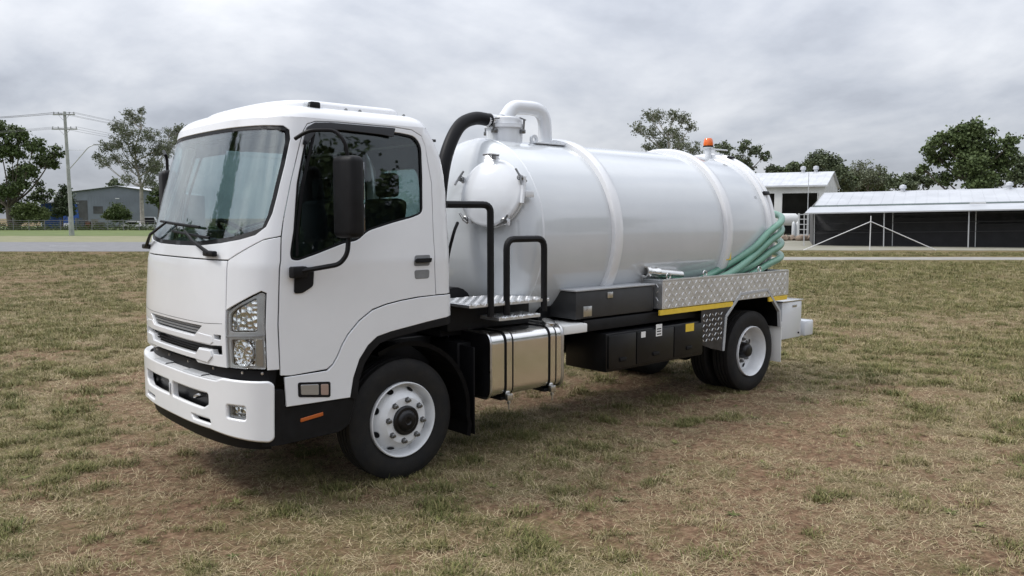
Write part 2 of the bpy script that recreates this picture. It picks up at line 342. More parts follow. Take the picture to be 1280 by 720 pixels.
for tid in range(TPL):
    if tid < 2:                                  # flattened straw
        for k in range(18): blade((U(-.09, .09), U(-.09, .09)), U(0, 6.28), R(U(4, 22)), U(.03, .095), U(.0018, .0036), R(U(5, 25)), 0 if U(0, 1) < .8 else 1, tid)
    elif tid < 4:                                # dry tuft
        for k in range(20): blade((U(-.03, .03), U(-.03, .03)), U(0, 6.28), R(U(28, 78)), U(.03, .07), U(.002, .004), R(U(10, 50)), 0 if U(0, 1) < .55 else 1, tid)
    elif tid < 7:                                # mixed olive tuft
        for k in range(24): blade((U(-.045, .045), U(-.045, .045)), U(0, 6.28), R(U(25, 80)), U(.03, .075), U(.0025, .005), R(U(10, 60)), 1 if U(0, 1) < .55 else (2 if U(0, 1) < .75 else 0), tid)
    elif tid == 8:                               # flat broad-leaved weed
        for k in range(9): blade((U(-.01, .01), U(-.01, .01)), k*.7+U(-.2, .2), R(U(8, 30)), U(.045, .085), U(.012, .020), R(U(10, 35)), 2, tid)
    else:                                        # greener broad clump
        for k in range(34): blade((U(-.07, .07), U(-.07, .07)), U(0, 6.28), R(U(20, 75)), U(.03, .08), U(.003, .006), R(U(10, 60)), 2 if U(0, 1) < .75 else 1, tid)
pts_, rot_, scl_, tid_ = [], [], [], []
def scatter(D0, D1, dens, smin, smax, base=0.0):
    A = 0.72*(D1*D1-D0*D0)+3*(D1-D0); n = int(A*dens)
    D = np.sqrt(rng.uniform(D0*D0, D1*D1, n)); S = rng.uniform(-1, 1, n)*(0.70*D+1.0)
    c = cover(D, S); g = green(D, S)
    keep = (rng.uniform(0, 1, n) < (base+(1-base)*(c**1.2))) & ~((S > 12.5) & (D > 38.8) & (D < 44.2)) & (D < 50.3)
    D, S, c, g = D[keep], S[keep], c[keep], g[keep]; n = len(D); r = rng.uniform(0, 1, n); r2 = rng.uniform(0, 1, n)
    gg = 0.22+0.55*g
    t = np.where(r < gg*0.28, 7, np.where(r < gg, rng.integers(4, 7, n), np.where(r2 < 0.5, rng.integers(0, 2, n), rng.integers(2, 4, n))))
    x = CAM.x+D*HD.x+S*RT.x; y = CAM.y+D*HD.y+S*RT.y; z = relief(D, S)
    s = rng.uniform(smin, smax, n)*(0.75+0.4*c)
    pts_.append(np.stack([x, y, z], 1)); rot_.append(rng.uniform(0, 6.283, n)); scl_.append(s); tid_.append(t)
def clumps(D0, D1, dens, sp, smin, smax):
    A = 0.72*(D1*D1-D0*D0)+3*(D1-D0); n = int(A*dens); D = np.sqrt(rng.uniform(D0*D0, D1*D1, n)); S = rng.uniform(-1, 1, n)*(0.70*D+1.0)
    big = fbm(D/2.4+40, S/2.4+40, 3); k = rng.uniform(0, 1, n) < np.clip((big-0.36)/0.2, 0.12, 1); D, S = D[k], S[k]; g = green(D, S)
    for d, s_, gg in zip(D, S, g):
        m = int(rng.integers(4, 15)); w = sp*rng.uniform(.6, 1.5); dd = d+rng.normal(0, w, m); ss = s_+rng.normal(0, w*1.25, m); r = rng.uniform()
        ty = 7 if r < .16+.25*gg else (4 if r < .40+.45*gg else 2); t = np.where(rng.uniform(0, 1, m) < .75, ty+(rng.integers(0, 3, m) if ty == 4 else (rng.integers(0, 2, m) if ty == 2 else 0)), rng.integers(2, 7, m))
        pts_.append(np.stack([CAM.x+dd*HD.x+ss*RT.x, CAM.y+dd*HD.y+ss*RT.y, relief(dd, ss)], 1)); rot_.append(rng.uniform(0, 6.283, m)); scl_.append(rng.uniform(smin, smax, m)*rng.uniform(.8, 1.35)); tid_.append(t)
clumps(3.2, 8.5, 17, .055, .7, 1.25)
clumps(8.5, 16, 11, .075, .85, 1.5)
scatter(3.2, 8.5, 110, 0.5, 0.95, 0.25)
scatter(8.5, 14, 75, 0.7, 1.2, 0.2)
scatter(13, 26, 62, 1.0, 1.9, 0.1)
scatter(26, 49, 17, 1.4, 2.6, 0.1)
def litter(D0, D1, dens, smin, smax):
    A = 0.72*(D1*D1-D0*D0)+3*(D1-D0); n = int(A*dens); D = np.sqrt(rng.uniform(D0*D0, D1*D1, n)); S = rng.uniform(-1, 1, n)*(0.70*D+1.0)
    k = rng.uniform(0, 1, n) < 0.35+0.65*np.clip(fbm(D/0.9, S/0.9, 77)*1.6-0.4, 0, 1); D, S = D[k], S[k]; n = len(D)
    pts_.append(np.stack([CAM.x+D*HD.x+S*RT.x, CAM.y+D*HD.y+S*RT.y, relief(D, S)+0.002], 1)); rot_.append(rng.uniform(0, 6.283, n)); scl_.append(rng.uniform(smin, smax, n)); tid_.append(rng.integers(0, 2, n))
def weeds(D0, D1, dens):
    n = int((0.72*(D1*D1-D0*D0)+3*(D1-D0))*dens); D = np.sqrt(rng.uniform(D0*D0, D1*D1, n)); S = rng.uniform(-1, 1, n)*(0.70*D+1.0)
    pts_.append(np.stack([CAM.x+D*HD.x+S*RT.x, CAM.y+D*HD.y+S*RT.y, relief(D, S)], 1)); rot_.append(rng.uniform(0, 6.283, n)); scl_.append(rng.uniform(.5, 1.2, n)); tid_.append(np.full(n, 8))
weeds(3.2, 14, 1.6)
for wx, wy in ((0.0, .88), (-5.034, .88), (-5.034, .56), (0.0, -.88)):      # grass pressed up round the tyre contact patches
    n = 70; a = rng.uniform(-1, 1, n); xx = wx+a*.20+np.sign(a)*.10; yy = wy+rng.uniform(-.16, .20, n)
    pts_.append(np.stack([xx, yy, np.full(n, -.004)], 1)); rot_.append(rng.uniform(0, 6.283, n)); scl_.append(rng.uniform(.6, 1.2, n)); tid_.append(rng.integers(2, 7, n))
litter(3.2, 9, 210, 0.6, 1.3); litter(9, 18, 95, 0.9, 1.7); litter(18, 34, 16, 1.4, 2.4)
P_all = np.concatenate(pts_); nt_ = len(gv)
gme = bpy.data.meshes.new('grass'); gme.from_pydata(gv+P_all.tolist(), [], gf_)
for m in GM: gme.materials.append(m)
gme.polygons.foreach_set('material_index', gm_i)
aa = gme.attributes.new('tid', 'INT', 'FACE'); aa.data.foreach_set('value', gt)
for nm, ty, arr, fill in (('ptid', 'INT', np.concatenate(tid_), -1), ('rotz', 'FLOAT', np.concatenate(rot_), 0), ('scl', 'FLOAT', np.concatenate(scl_), 0)):
    aa = gme.attributes.new(nm, ty, 'POINT'); aa.data.foreach_set('value', np.concatenate([np.full(nt_, fill), arr]).astype(np.int32 if ty == 'INT' else np.float32))
grass = link(bpy.data.objects.new('grass', gme)); tag(grass, 'short dry and olive grass tufts over the paddock', 'grass', kind='stuff')
ng = bpy.data.node_groups.new('grass_scatter', 'GeometryNodeTree'); ng.interface.new_socket('Geometry', in_out='INPUT', socket_type='NodeSocketGeometry'); ng.interface.new_socket('Geometry', in_out='OUTPUT', socket_type='NodeSocketGeometry')
G = lambda t, **k: [setattr(x, a, v) for x in [ng.nodes.new(t)] for a, v in (list(k.items()) or [('label', '')])] and ng.nodes[-1]
gi = G('NodeGroupInput'); go = G('NodeGroupOutput'); GL = ng.links.new
def nattr(nm, ty):
    a = G('GeometryNodeInputNamedAttribute'); a.data_type = ty; a.inputs[0].default_value = nm; return a.outputs[0]
def cmp_int(src, v):
    c = G('FunctionNodeCompare'); c.data_type = 'INT'; c.operation = 'EQUAL'; GL(src, c.inputs[2]); c.inputs[3].default_value = v; return c.outputs[0]
jn = G('GeometryNodeJoinGeometry'); rz = G('ShaderNodeCombineXYZ'); GL(nattr('rotz', 'FLOAT'), rz.inputs[2])
for k in range(TPL):
    sf = G('GeometryNodeSeparateGeometry'); sf.domain = 'FACE'; GL(gi.outputs[0], sf.inputs[0]); GL(cmp_int(nattr('tid', 'INT'), k), sf.inputs[1])
    sp = G('GeometryNodeSeparateGeometry'); sp.domain = 'POINT'; GL(gi.outputs[0], sp.inputs[0]); GL(cmp_int(nattr('ptid', 'INT'), k), sp.inputs[1])
    mp_ = G('GeometryNodeMeshToPoints'); GL(sp.outputs[0], mp_.inputs[0])
    ip = G('GeometryNodeInstanceOnPoints'); GL(mp_.outputs[0], ip.inputs['Points']); GL(sf.outputs[0], ip.inputs['Instance']); GL(rz.outputs[0], ip.inputs['Rotation']); GL(nattr('scl', 'FLOAT'), ip.inputs['Scale']); GL(ip.outputs[0], jn.inputs[0])
GL(jn.outputs[0], go.inputs[0])
grass.modifiers.new('scatter', 'NODES').node_group = ng

# ------------------------------------------------------------------ trees
def leaf_mat(name, c0, c1):
    m = bpy.data.materials.new(name); m.use_nodes = True; t = m.node_tree; b = t.nodes['Principled BSDF']
    g = t.nodes.new('ShaderNodeTexCoord'); n = t.nodes.new('ShaderNodeTexNoise'); n.inputs['Scale'].default_value = 1.3; n.inputs['Detail'].default_value = 6; n.inputs['Roughness'].default_value = 0.8
    t.links.new(g.outputs['Object'], n.inputs['Vector']); r = t.nodes.new('ShaderNodeValToRGB'); t.links.new(n.outputs[0], r.inputs[0])
    r.color_ramp.elements[0].position = 0.3; r.color_ramp.elements[0].color = (*c0, 1); r.color_ramp.elements[1].position = 0.7; r.color_ramp.elements[1].color = (*c1, 1)
    t.links.new(r.outputs[0], b.inputs['Base Color']); b.inputs['Roughness'].default_value = 0.6; b.inputs['Specular IOR Level'].default_value = 0.3
    return m
LEAF = {'fig': leaf_mat('dark_fig_leaf', (0.043, 0.067, 0.023), (0.109, 0.145, 0.049)), 'gum': leaf_mat('grey_gum_leaf', (0.087, 0.102, 0.061), (0.181, 0.196, 0.123)), 'bush': leaf_mat('bush_leaf', (0.058, 0.084, 0.026), (0.145, 0.181, 0.058)), 'far': leaf_mat('distant_leaf', (0.055, 0.072, 0.038), (0.123, 0.148, 0.075)), 'pine': leaf_mat('conifer_leaf', (0.041, 0.061, 0.029), (0.087, 0.116, 0.052))}
BARK = {'gum': mat('pale_gum_bark', (0.36, 0.33, 0.29), 0.9, var=0.3, vscale=2.5), 'dark': mat('dark_bark', (0.12, 0.10, 0.08), 0.9, var=0.3, vscale=3)}
def tree(name, label, D, S, lobes, leaf='far', bark='dark', trunk=0.35, fork=0.35, lsize=0.28, dens=1.0, depth=0.75, seed=1, group=None, cat='tree', lean=0.0, stems=1, z0=0.0, clump=0.34):
    """lobes: (offset right, height, radius) of the leafy masses, metres"""
    rd = random.Random(seed); root = empty(name, pt(D, S, z0), SITE_RZ); tag(root, label, cat, group)
    H = max(l[1]+l[2] for l in lobes); Wd = max(abs(l[0])+l[2] for l in lobes)
    bm = B(); V = []; F = []; fz = H*fork; tips = []
    for s_ in range(stems):
        o = Vector((rd.uniform(-.5, .5)*(stems > 1)*1.4, rd.uniform(-.5, .5)*(stems > 1)*1.4, -0.2))
        top = Vector((lean*fz+o.x*2, o.y*1.5, fz)); pp = spline([o, (o+top)/2+Vector((rd.uniform(-.2, .2), rd.uniform(-.2, .2), 0)), top], 4)
        add_tube(bm, pp, [trunk*(1.25 if i == 0 else 1-0.35*i/len(pp)) for i in range(len(pp))], 8); tips.append(top)
    if stems == 1:
        lead = spline([tips[0]-Vector((0, 0, .4)), Vector((tips[0].x+rd.uniform(-.04, .04)*H, rd.uniform(-.04, .04)*H, H*.62)), Vector((tips[0].x+rd.uniform(-.06, .06)*H, rd.uniform(-.05, .05)*H, H*.84))], 5); add_tube(bm, lead, [max(.03, trunk*.62*(1-.9*i/len(lead))) for i in range(len(lead))], 7); tips += lead[2:]
    for (ox, z, r) in lobes:
        oy = rd.uniform(-1, 1)*depth*max(Wd-r, 0.2)*math.sqrt(max(0, 1-min(1, abs(ox)/(Wd+1e-6))**2)); c = Vector((ox, oy, z))
        st = min(tips, key=lambda q: abs(q.z-max(fz, z-.55*math.hypot(ox, oy)-.06*H)))
        mid = st.lerp(c, 0.5)+Vector((rd.uniform(-.3, .3)*r, rd.uniform(-.3, .3)*r, -0.12*(c-st).length+rd.uniform(0, .3)*r)); br = trunk*rd.uniform(.20, .34)
        pp = spline([st-Vector((0, 0, .3)), mid, c], 4); add_tube(bm, pp, [max(.02, br*(1-0.75*i/len(pp))) for i in range(len(pp))], 6)
        nsub = max(7, int(26*dens*min(1.6, max(.6, r/1.1))))
        for k in range(nsub):
            a = rd.uniform(0, 6.283); u = rd.uniform(-0.85, 1); q = rd.uniform(0.15, 1.25 if leaf != 'gum' else 1.9)**0.6
            sc = c+Vector((math.cos(a)*math.sqrt(1-u*u), math.sin(a)*math.sqrt(1-u*u), u*0.85))*r*q
            if k % 2 == 0: add_tube(bm, [c.lerp(st, 0.15), c.lerp(sc, 0.5)+Vector((rd.uniform(-.1, .1), rd.uniform(-.1, .1), -.08))*r, sc], [br*.28, br*.2, .012], 4, caps=False)
            cr = clump*r*rd.uniform(.6, 1.3)+0.12; nl = int(rd.uniform(14, 26)*max(0.5, min(2.2, (cr/lsize)**2*0.45)))
            for j in range(nl):
                p = sc+Vector((rd.gauss(0, .5), rd.gauss(0, .5), rd.gauss(0, .36 if leaf != 'gum' else .5)))*cr
                d = Vector((rd.gauss(0, 1), rd.gauss(0, 1), rd.gauss(0, .8)-(.5 if leaf == 'gum' else 0))).normalized(); w = d.orthogonal(); w.rotate(Matrix.Rotation(rd.uniform(0, 6.28), 3, d))
                ls = lsize*rd.uniform(.55, 1.25); i = len(V); wd = ls*(0.22 if leaf == 'gum' else 0.36)
                V += [p-d*ls*.5, p+w*wd, p+d*ls*.5, p-w*wd]; F.append((i, i+1, i+2, i+3))
    fin(bm, 'trunk', BARK[bark], root, 60)
    me = bpy.data.meshes.new('crown'); me.from_pydata(V, [], F); me.materials.append(LEAF[leaf]); link(bpy.data.objects.new('crown', me), root)
    return root
def auto_lobes(w, h, z0, n, seed, r0=0.22):
    rd = random.Random(seed); o = []
    for i in range(n):
        a = rd.uniform(0, math.pi); q = rd.uniform(0.25, 1)**0.6; o.append((math.cos(a)*w*0.5*q*0.85, z0+(h-z0)*(0.12+0.72*math.sin(a)*q), w*r0*rd.uniform(.65, 1.15)))
    return o
K_ = 1/1020.0
def lob(px0, D, l):       # lobes measured in degrees-like photo units, turned to metres at distance D
    return [((x-px0)*K_*D, 2.09+(271-y)*K_*D, r*K_*D) for x, y, r in l]
def SX(px, D): return (px-640)*K_*D
tree('fig_tree', 'big spreading dark green tree at the left edge behind the wire fence', 142, SX(22, 142), lob(22, 142, [(-8, 172, 14), (18, 166, 13), (42, 172, 12), (62, 184, 11), (74, 190, 8), (30, 190, 14), (2, 196, 15), (52, 200, 11), (66, 203, 9), (14, 218, 13), (38, 216, 12), (-14, 215, 14), (-25, 190, 14), (0, 240, 13), (22, 240, 12), (45, 232, 9), (-24, 244, 13), (58, 212, 7), (10, 256, 9), (-8, 258, 9)]), 'fig', 'dark', .55, .22, .42, 1.15, seed=4, stems=3)
tree('gum_tree', 'tall sparse gum tree with pale trunk beside the truck cab', 142, SX(180, 142), lob(180, 142, [(166, 145, 7), (176, 152, 8), (163, 162, 8), (178, 170, 10), (195, 172, 10), (212, 165, 9), (224, 162, 7), (200, 188, 11), (182, 190, 10), (165, 182, 9), (150, 186, 8), (142, 198, 7), (152, 206, 7), (170, 208, 9), (190, 210, 10), (205, 208, 9), (218, 186, 8), (128, 196, 4), (196, 228, 9), (210, 230, 10), (180, 226, 6), (168, 136, 4), (229, 178, 5)]), 'gum', 'gum', .42, .36, .30, 2.1, seed=9, clump=.23)
tree('gum_tree', 'gum tree with open top standing behind the middle of the tank', 105, SX(826, 105), lob(826, 105, [(796, 160, 8), (806, 150, 8), (822, 146, 8), (838, 150, 8), (852, 152, 8), (860, 160, 6), (812, 168, 8), (832, 168, 9), (848, 172, 8), (826, 182, 10), (842, 186, 9), (862, 188, 8), (806, 184, 6)]), 'gum', 'gum', .35, .40, .26, 2.0, seed=15, clump=.25)
tree('gum_tree', 'leafy gum tree behind the beacon at the tank rear', 118, SX(918, 118), lob(918, 118, [(896, 188, 8), (908, 184, 9), (922, 186, 9), (936, 190, 8), (948, 196, 7), (902, 202, 10), (920, 204, 11), (938, 208, 9), (955, 212, 6), (912, 222, 10), (932, 224, 10), (966, 214, 5), (950, 224, 8)]), 'far', 'dark', .35, .4, .36, 1.1, seed=18)
tree('broad_tree', 'big round dark tree behind the right end of the low shed', 95, SX(1210, 95), lob(1210, 95, [(1164, 178, 13), (1182, 172, 15), (1204, 166, 15), (1222, 168, 14), (1196, 186, 17), (1218, 188, 18), (1238, 186, 14), (1172, 196, 14), (1192, 206, 17), (1216, 210, 18), (1240, 206, 17), (1160, 186, 8), (1180, 222, 12), (1204, 228, 15), (1230, 228, 14), (1252, 200, 9), (1158, 210, 8)]), 'fig', 'dark', .5, .3, .34, 1.2, seed=23)
tree('broad_tree', 'lower dark tree at the right edge behind the low shed', 100, SX(1268, 100), lob(1268, 100, [(1256, 204, 10), (1272, 206, 12), (1288, 208, 12), (1262, 220, 13), (1280, 224, 13), (1246, 224, 10)]), 'far', 'dark', .4, .3, .34, 1.2, seed=24)
tree('gum_tree', 'rounded tree directly behind the white shed', 125, SX(1030, 125), lob(1030, 125, [(1012, 204, 11.2), (1026, 200, 12.5), (1042, 204, 12.5), (1050, 214, 11.2), (1018, 216, 12.5), (1036, 220, 13.8), (1054, 228, 12.5), (1000, 212, 8.8), (990, 210, 6.2)]), 'far', 'dark', .4, .3, .36, 1.2, seed=31)
tree('gum_tree', 'thin open tree between the white shed and the big round tree', 130, SX(1082, 130), lob(1082, 130, [(1070, 212, 8.8), (1084, 210, 8.8), (1096, 216, 7.5), (1076, 224, 10.0), (1092, 226, 10.0), (1106, 224, 6.2), (1066, 230, 8.8)]), 'gum', 'dark', .3, .35, .36, .95, seed=33)
tree('gum_tree', 'low dark tree left of the big round tree behind the low shed roof', 128, SX(1130, 128), lob(1130, 128, [(1116, 226, 8.8), (1130, 224, 10.0), (1146, 224, 10.0), (1124, 234, 10.0), (1140, 234, 10.0), (1108, 232, 7.5), (1156, 228, 8.8)]), 'far', 'dark', .3, .3, .36, 1.2, seed=35)
tree('gum_tree', 'dark leafy tree right behind the thin open tree', 140, SX(1100, 140), lob(1100, 140, [(1058, 222, 10.0), (1072, 226, 11.2), (1088, 224, 11.2), (1104, 226, 11.2), (1120, 228, 10.0), (1096, 234, 11.2), (1078, 236, 11.2), (1060, 236, 10.0)]), 'fig', 'dark', .3, .3, .38, 1.3, seed=36)
tree('gum_tree', 'dark tree filling the gap right of the tank behind the white shed roof', 140, SX(985, 140), lob(985, 140, [(970, 216, 8.8), (982, 212, 8.8), (994, 212, 8.8), (976, 224, 10.0), (990, 224, 11.2), (1004, 218, 8.8)]), 'fig', 'dark', .3, .3, .38, 1.3, seed=37)
tree('conifer', 'dark narrow conifer left of the power pole', 148, SX(80, 148), lob(80, 148, [(82, 236, 6), (80, 246, 8), (86, 250, 8), (74, 254, 7), (84, 260, 9), (76, 264, 8), (92, 262, 6)]), 'pine', 'dark', .2, .2, .34, 1.6, seed=41)
tree('scrub_tree', 'small open tree between the big left tree and the conifer', 150, SX(57, 150), lob(57, 150, [(58, 230, 5), (52, 238, 6), (62, 240, 5), (56, 248, 7), (46, 246, 6)]), 'fig', 'dark', .18, .3, .36, 1.2, seed=43)
tree('shrub', 'yellow green rounded shrub nearest the left edge before the blue shed', 139, SX(28, 139), lob(28, 139, [(28, 262, 8), (22, 266, 7), (34, 266, 8), (28, 272, 8)]), 'bush', 'dark', .1, .15, .26, 1.9, seed=45, cat='shrub')
tree('shrub', 'taller green shrub just left of the blue shed', 139, SX(48, 139), lob(48, 139, [(46, 258, 8), (52, 264, 8), (42, 266, 8), (56, 270, 7), (48, 272, 8)]), 'bush', 'dark', .1, .15, .26, 1.9, seed=46, cat='shrub')
tree('shrub', 'round dark shrub in front of the grey shed', 139, SX(151, 139), lob(151, 139, [(150, 260, 7), (156, 264, 7), (146, 266, 7), (152, 270, 8), (160, 270, 4)]), 'fig', 'dark', .1, .15, .26, 2.0, seed=47, cat='shrub')
tree('shrub', 'small low shrub left of the round dark shrub', 139, SX(136, 139), lob(136, 139, [(136, 266, 4), (133, 270, 4), (140, 271, 4)]), 'bush', 'dark', .08, .15, .24, 2.0, seed=48, cat='shrub')
tree('gum_tree', 'distant tree whose top shows above the grey shed roof', 190, SX(145, 190), lob(145, 190, [(140, 230, 4), (147, 228, 5), (153, 232, 4), (145, 236, 6)]), 'far', 'dark', .3, .3, .5, 1.2, seed=51)
tree('gum_tree', 'dark tree right behind the far mirror of the truck', 160, SX(200, 160), lob(200, 160, [(196, 240, 8), (206, 236, 9), (216, 240, 10), (202, 252, 9), (214, 256, 10), (192, 250, 6)]), 'fig', 'dark', .3, .3, .42, 1.3, seed=53)
# trees across the paddock behind the photographer, seen mirrored in the windscreen and paint
for k, (D, S, h, w) in enumerate([(13, -40, 19, 11), (-3, -38, 17, 11), (-14, 44, 17, 19), (47, -78, 17, 15), (-30, 34, 15, 18), (4, 58, 18, 20)]):
    tree('paddock_tree', ['broad tree mirrored in the middle of the windscreen', 'lower tree mirrored beside the tall one in the windscreen', 'tree behind the viewpoint mirrored in the door paint', 'tree mirrored at the edge of the windscreen', 'tree behind the viewpoint mirrored in the tank', 'tall tree right of the viewpoint mirrored in the tank side'][k], D, S, auto_lobes(w, h, h*.2, 20, 60+k), 'fig', 'dark', .4, .25, .5, .8, seed=70+k, group='trees behind the viewpoint')

# ------------------------------------------------------------------ buildings
def site(name, D, S, label, cat, rz=0.0, group=None):
    o = empty(name, pt(D, S, 0), SITE_RZ+rz); return tag(o, label, cat, group)
def bxp(name, m, parent, lo, hi, bev=0.0): return part(name, m, parent, lambda bm: add_box(bm, lo, hi, bev))
def ribbed(bm, a, b, up, pitch=0.76, h=0.014, w=0.035):
    """standing ribs on a sloped roof sheet: a->b along the eave, up = vector eave to ridge"""
    a = Vector(a); b = Vector(b); up = Vector(up); d = (b-a); n = int(d.length/pitch); d.normalize(); nn = d.cross(up).normalized()
    for i in range(n+1):
        p = a+d*(i*pitch); q = [p-d*w/2, p+d*w/2, p+d*w/2+up, p-d*w/2+up]; v = [bm.verts.new(x+nn*0.004) for x in q]; v2 = [bm.verts.new(x+nn*h) for x in q]
        bm.faces.new(v2)
        for k in range(4): bm.faces.new((v[k], v[(k+1) % 4], v2[(k+1) % 4], v2[k]))
GALV = mat('zinc_roof_sheet', (0.56, 0.575, 0.60), 0.42, metal=0.35, var=0.08, vscale=0.7)
WHSH = mat('white_shed_cladding', (0.58, 0.585, 0.58), 0.6, var=0.08, vscale=0.6)
GRSH = mat('blue_grey_cladding', (0.175, 0.195, 0.225), 0.6, var=0.1, vscale=0.5)
DARK = mat('dark_shade_cloth', (0.020, 0.020, 0.022), 0.9, var=0.3, vscale=1.5)
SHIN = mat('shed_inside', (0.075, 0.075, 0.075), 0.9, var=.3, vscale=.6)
BLUE = mat('blue_cladding', (0.022, 0.075, 0.30), 0.5, var=0.12, vscale=1)
POST = mat('galvanised_post', (0.50, 0.51, 0.52), 0.5, metal=0.4)
def roof_sheet(name, m, parent, quad, th=0.06, rib=True):
    def f_(bm):
        q = [Vector(x) for x in quad]; n = (q[1]-q[0]).cross(q[3]-q[0]).normalized(); v = [bm.verts.new(x) for x in q]; v2 = [bm.verts.new(x-n*th) for x in q]
        bm.faces.new(v); bm.faces.new(v2[::-1])
        for k in range(4): bm.faces.new((v[k], v2[k], v2[(k+1) % 4], v[(k+1) % 4]))
        if rib: ribbed(bm, q[0], q[1], q[3]-q[0])
    return part(name, m, parent, f_, 0)
# white machinery shed
D0 = 95; w0, w1 = -15.0, 0.0
sh = site('white_shed', D0, SX(1029, D0), 'tall white steel shed with dark open bays behind the hoses', 'shed', R(-28))
ev, rg, dp = 5.95, 7.7, 12.0
xs = [w0, -6.53, -5.67, -4.78, -.85, w1]
for a, b in [(xs[0], xs[1]), (xs[2], xs[3]), (xs[4], xs[5])]: bxp('wall_panel', WHSH, sh, (a, 0, 0), (b, .15, ev))
bxp('lintel', WHSH, sh, (xs[1]+.003, 0.003, 4.95), (xs[2]-.003, .15, ev)); bxp('lintel', WHSH, sh, (xs[3]+.003, .003, 4.95), (xs[4]-.003, .15, ev))
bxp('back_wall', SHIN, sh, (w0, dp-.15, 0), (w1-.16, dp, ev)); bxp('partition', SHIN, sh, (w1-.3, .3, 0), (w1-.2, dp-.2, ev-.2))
part('gable_wall', WHSH, sh, lambda bm: add_prism(bm, [(.16, 0), (dp, 0), (dp, ev), (dp/2, rg-.08), (.16, ev)], w1-.15, w1-.003, 'yz'))
for k in range(9): bxp('lintel_rib', WHSH, sh, (xs[3]+.2+k*.42, -.03, 4.97), (xs[3]+.25+k*.42, -.002, ev-.02))
for k in range(9): bxp('gable_rib', WHSH, sh, (w1, .8+k*1.2, .05), (w1+.03, .86+k*1.2, ev-.1))
roof_sheet('roof', GALV, sh, [(w0, -.35, ev-.08), (w1+.25, -.35, ev-.08), (w1+.25, dp/2, rg), (w0, dp/2, rg)])
roof_sheet('roof', GALV, sh, [(w1+.25, dp+.35, ev-.08), (w0, dp+.35, ev-.08), (w0, dp/2, rg), (w1+.25, dp/2, rg)])
bxp('gutter', GALV, sh, (w0, -.52, ev-.28), (w1+.25, -.36, ev-.10))
for x in (-3.4, -1.9): part('roof_vent', GALV, sh, lambda bm: (add_lathe(bm, [(0, .22), (.35, .22), (.4, .35), (.75, .3), (.85, 0)], (x, dp/2, rg-.1), (0, 0, 1), 12)))
# long low shed, slightly skewed to the view and stepping up with the ground
Ln = 38.0
ls = site('low_shed', 62.0, SX(1012, 62), 'long low open shed with pale metal roof and dark netted bays', 'shed', -.33); ls.rotation_euler.y = R(-1.0)
LSH = mat('low_shed_roof_sheet', (0.47, 0.485, 0.51), 0.5, metal=0.2, var=0.08, vscale=0.5)
roof_sheet('roof', LSH, ls, [(0.3, 0, 3.0), (Ln, 0, 3.0), (Ln, 6.2, 4.1), (1.2, 6.2, 4.1)]); roof_sheet('roof', LSH, ls, [(Ln, 12.4, 3.0), (0.3, 12.4, 3.0), (1.2, 6.2, 4.1), (Ln, 6.2, 4.1)])
roof_sheet('awning', LSH, ls, [(-0.4, -1.9, 2.45), (Ln, -1.9, 2.45), (Ln, -.05, 2.88), (0.0, -.05, 2.88)], rib=False); bxp('gutter', POST, ls, (-.4, -2.03, 2.36), (Ln, -1.91, 2.44))
bxp('fascia', mat('green_fascia', (0.20, 0.25, 0.24), 0.5), ls, (.2, -.04, 2.895), (Ln, 0.04, 2.97))
bxp('back_wall', mat('shed_back_sheet', (.20, .20, .205), .8, var=.25, vscale=.8), ls, (.3, 12.2, -1), (Ln, 12.35, 2.9)); bxp('side_wall', SHIN, ls, (.2, .1, -.6), (.3, 12.2, 2.9))
for k in range(8):
    x = k*5.4-.45
    bxp('post', POST, ls, (x-.035, -1.75, -1), (x+.035, -1.68, 2.42)); bxp('shade_screen', DARK, ls, (max(.32, x+.78), .0, -1), (x+6.12, .05, 1.95 if k % 3 == 1 else 1.1 if k % 3 == 0 else 1.45)); bxp('inner_post', POST, ls, (x+.72, -.06, -1), (x+.775, -.01, 2.86))
for z in (.9, 1.6, 2.2): bxp('rail', mat('dull_rail', (0.07, 0.07, 0.075), .6), ls, (.3, -.10, z), (Ln, -.065, z+.03))
for x, y in ((7.0, 5.8), (14.4, 5.8), (24, 5.8)): part('roof_vent', GALV, ls, lambda bm: add_lathe(bm, [(0, .18), (.3, .18), (.33, .28), (.55, .24), (.65, 0)], (x, y, 3.95), (0, 0, 1), 12))
bxp('strip_light', WHITEP, ls, (10.6, -.6, 2.9), (11.6, -.5, 2.96))
# A-frame of thin pipes
af = site('pipe_frame', 52.5, 0, 'white A-shaped frame of thin pipes standing before the low shed', 'frame')
apx = (SX(1087, 52.5), 0, 1.84)
WP = mat('white_pipe', (0.70, 0.70, 0.70), 0.5)
for e_ in (SX(1004, 52.5), SX(1170, 52.5)): part('brace', WP, af, lambda bm: add_tube(bm, [(e_, 0, 0), apx], .028, 6))
part('post', WP, af, lambda bm: add_tube(bm, [(apx[0], .0, 0), (apx[0], .0, 2.2)], .03, 6))
# things in the gap between the sheds
g = site('water_tank', 84, SX(984, 84), 'white rounded tank on legs between the sheds', 'tank')
part('vessel', WHSH, g, lambda bm: add_lathe(bm, [(-.95, 0), (-.9, .5), (-.7, .62), (.7, .62), (.9, .5), (.95, 0)], (0, 0, 1.9), (1, 0, 0), 20))
for x in (-.6, .6): bxp('leg', POST, g, (x-.06, -.4, 0), (x+.06, .4, 1.4))
for k, px in enumerate((991, 996)):
    g = site('gas_cylinder', 82, SX(px, 82), ['left of two upright grey gas cylinders between the sheds', 'right of two upright grey gas cylinders between the sheds'][k], 'gas cylinder', group='gas cylinders')
    part('cylinder', POST, g, lambda bm: add_lathe(bm, [(0, 0), (0, .18), (1.5, .18), (1.65, .1), (1.7, .05), (1.8, .05), (1.8, 0)], (0, 0, 0), (0, 0, 1), 14))
g = site('steel_rack', 80, SX(1003, 80), 'small white slatted steel rack beside the low shed corner', 'rack')
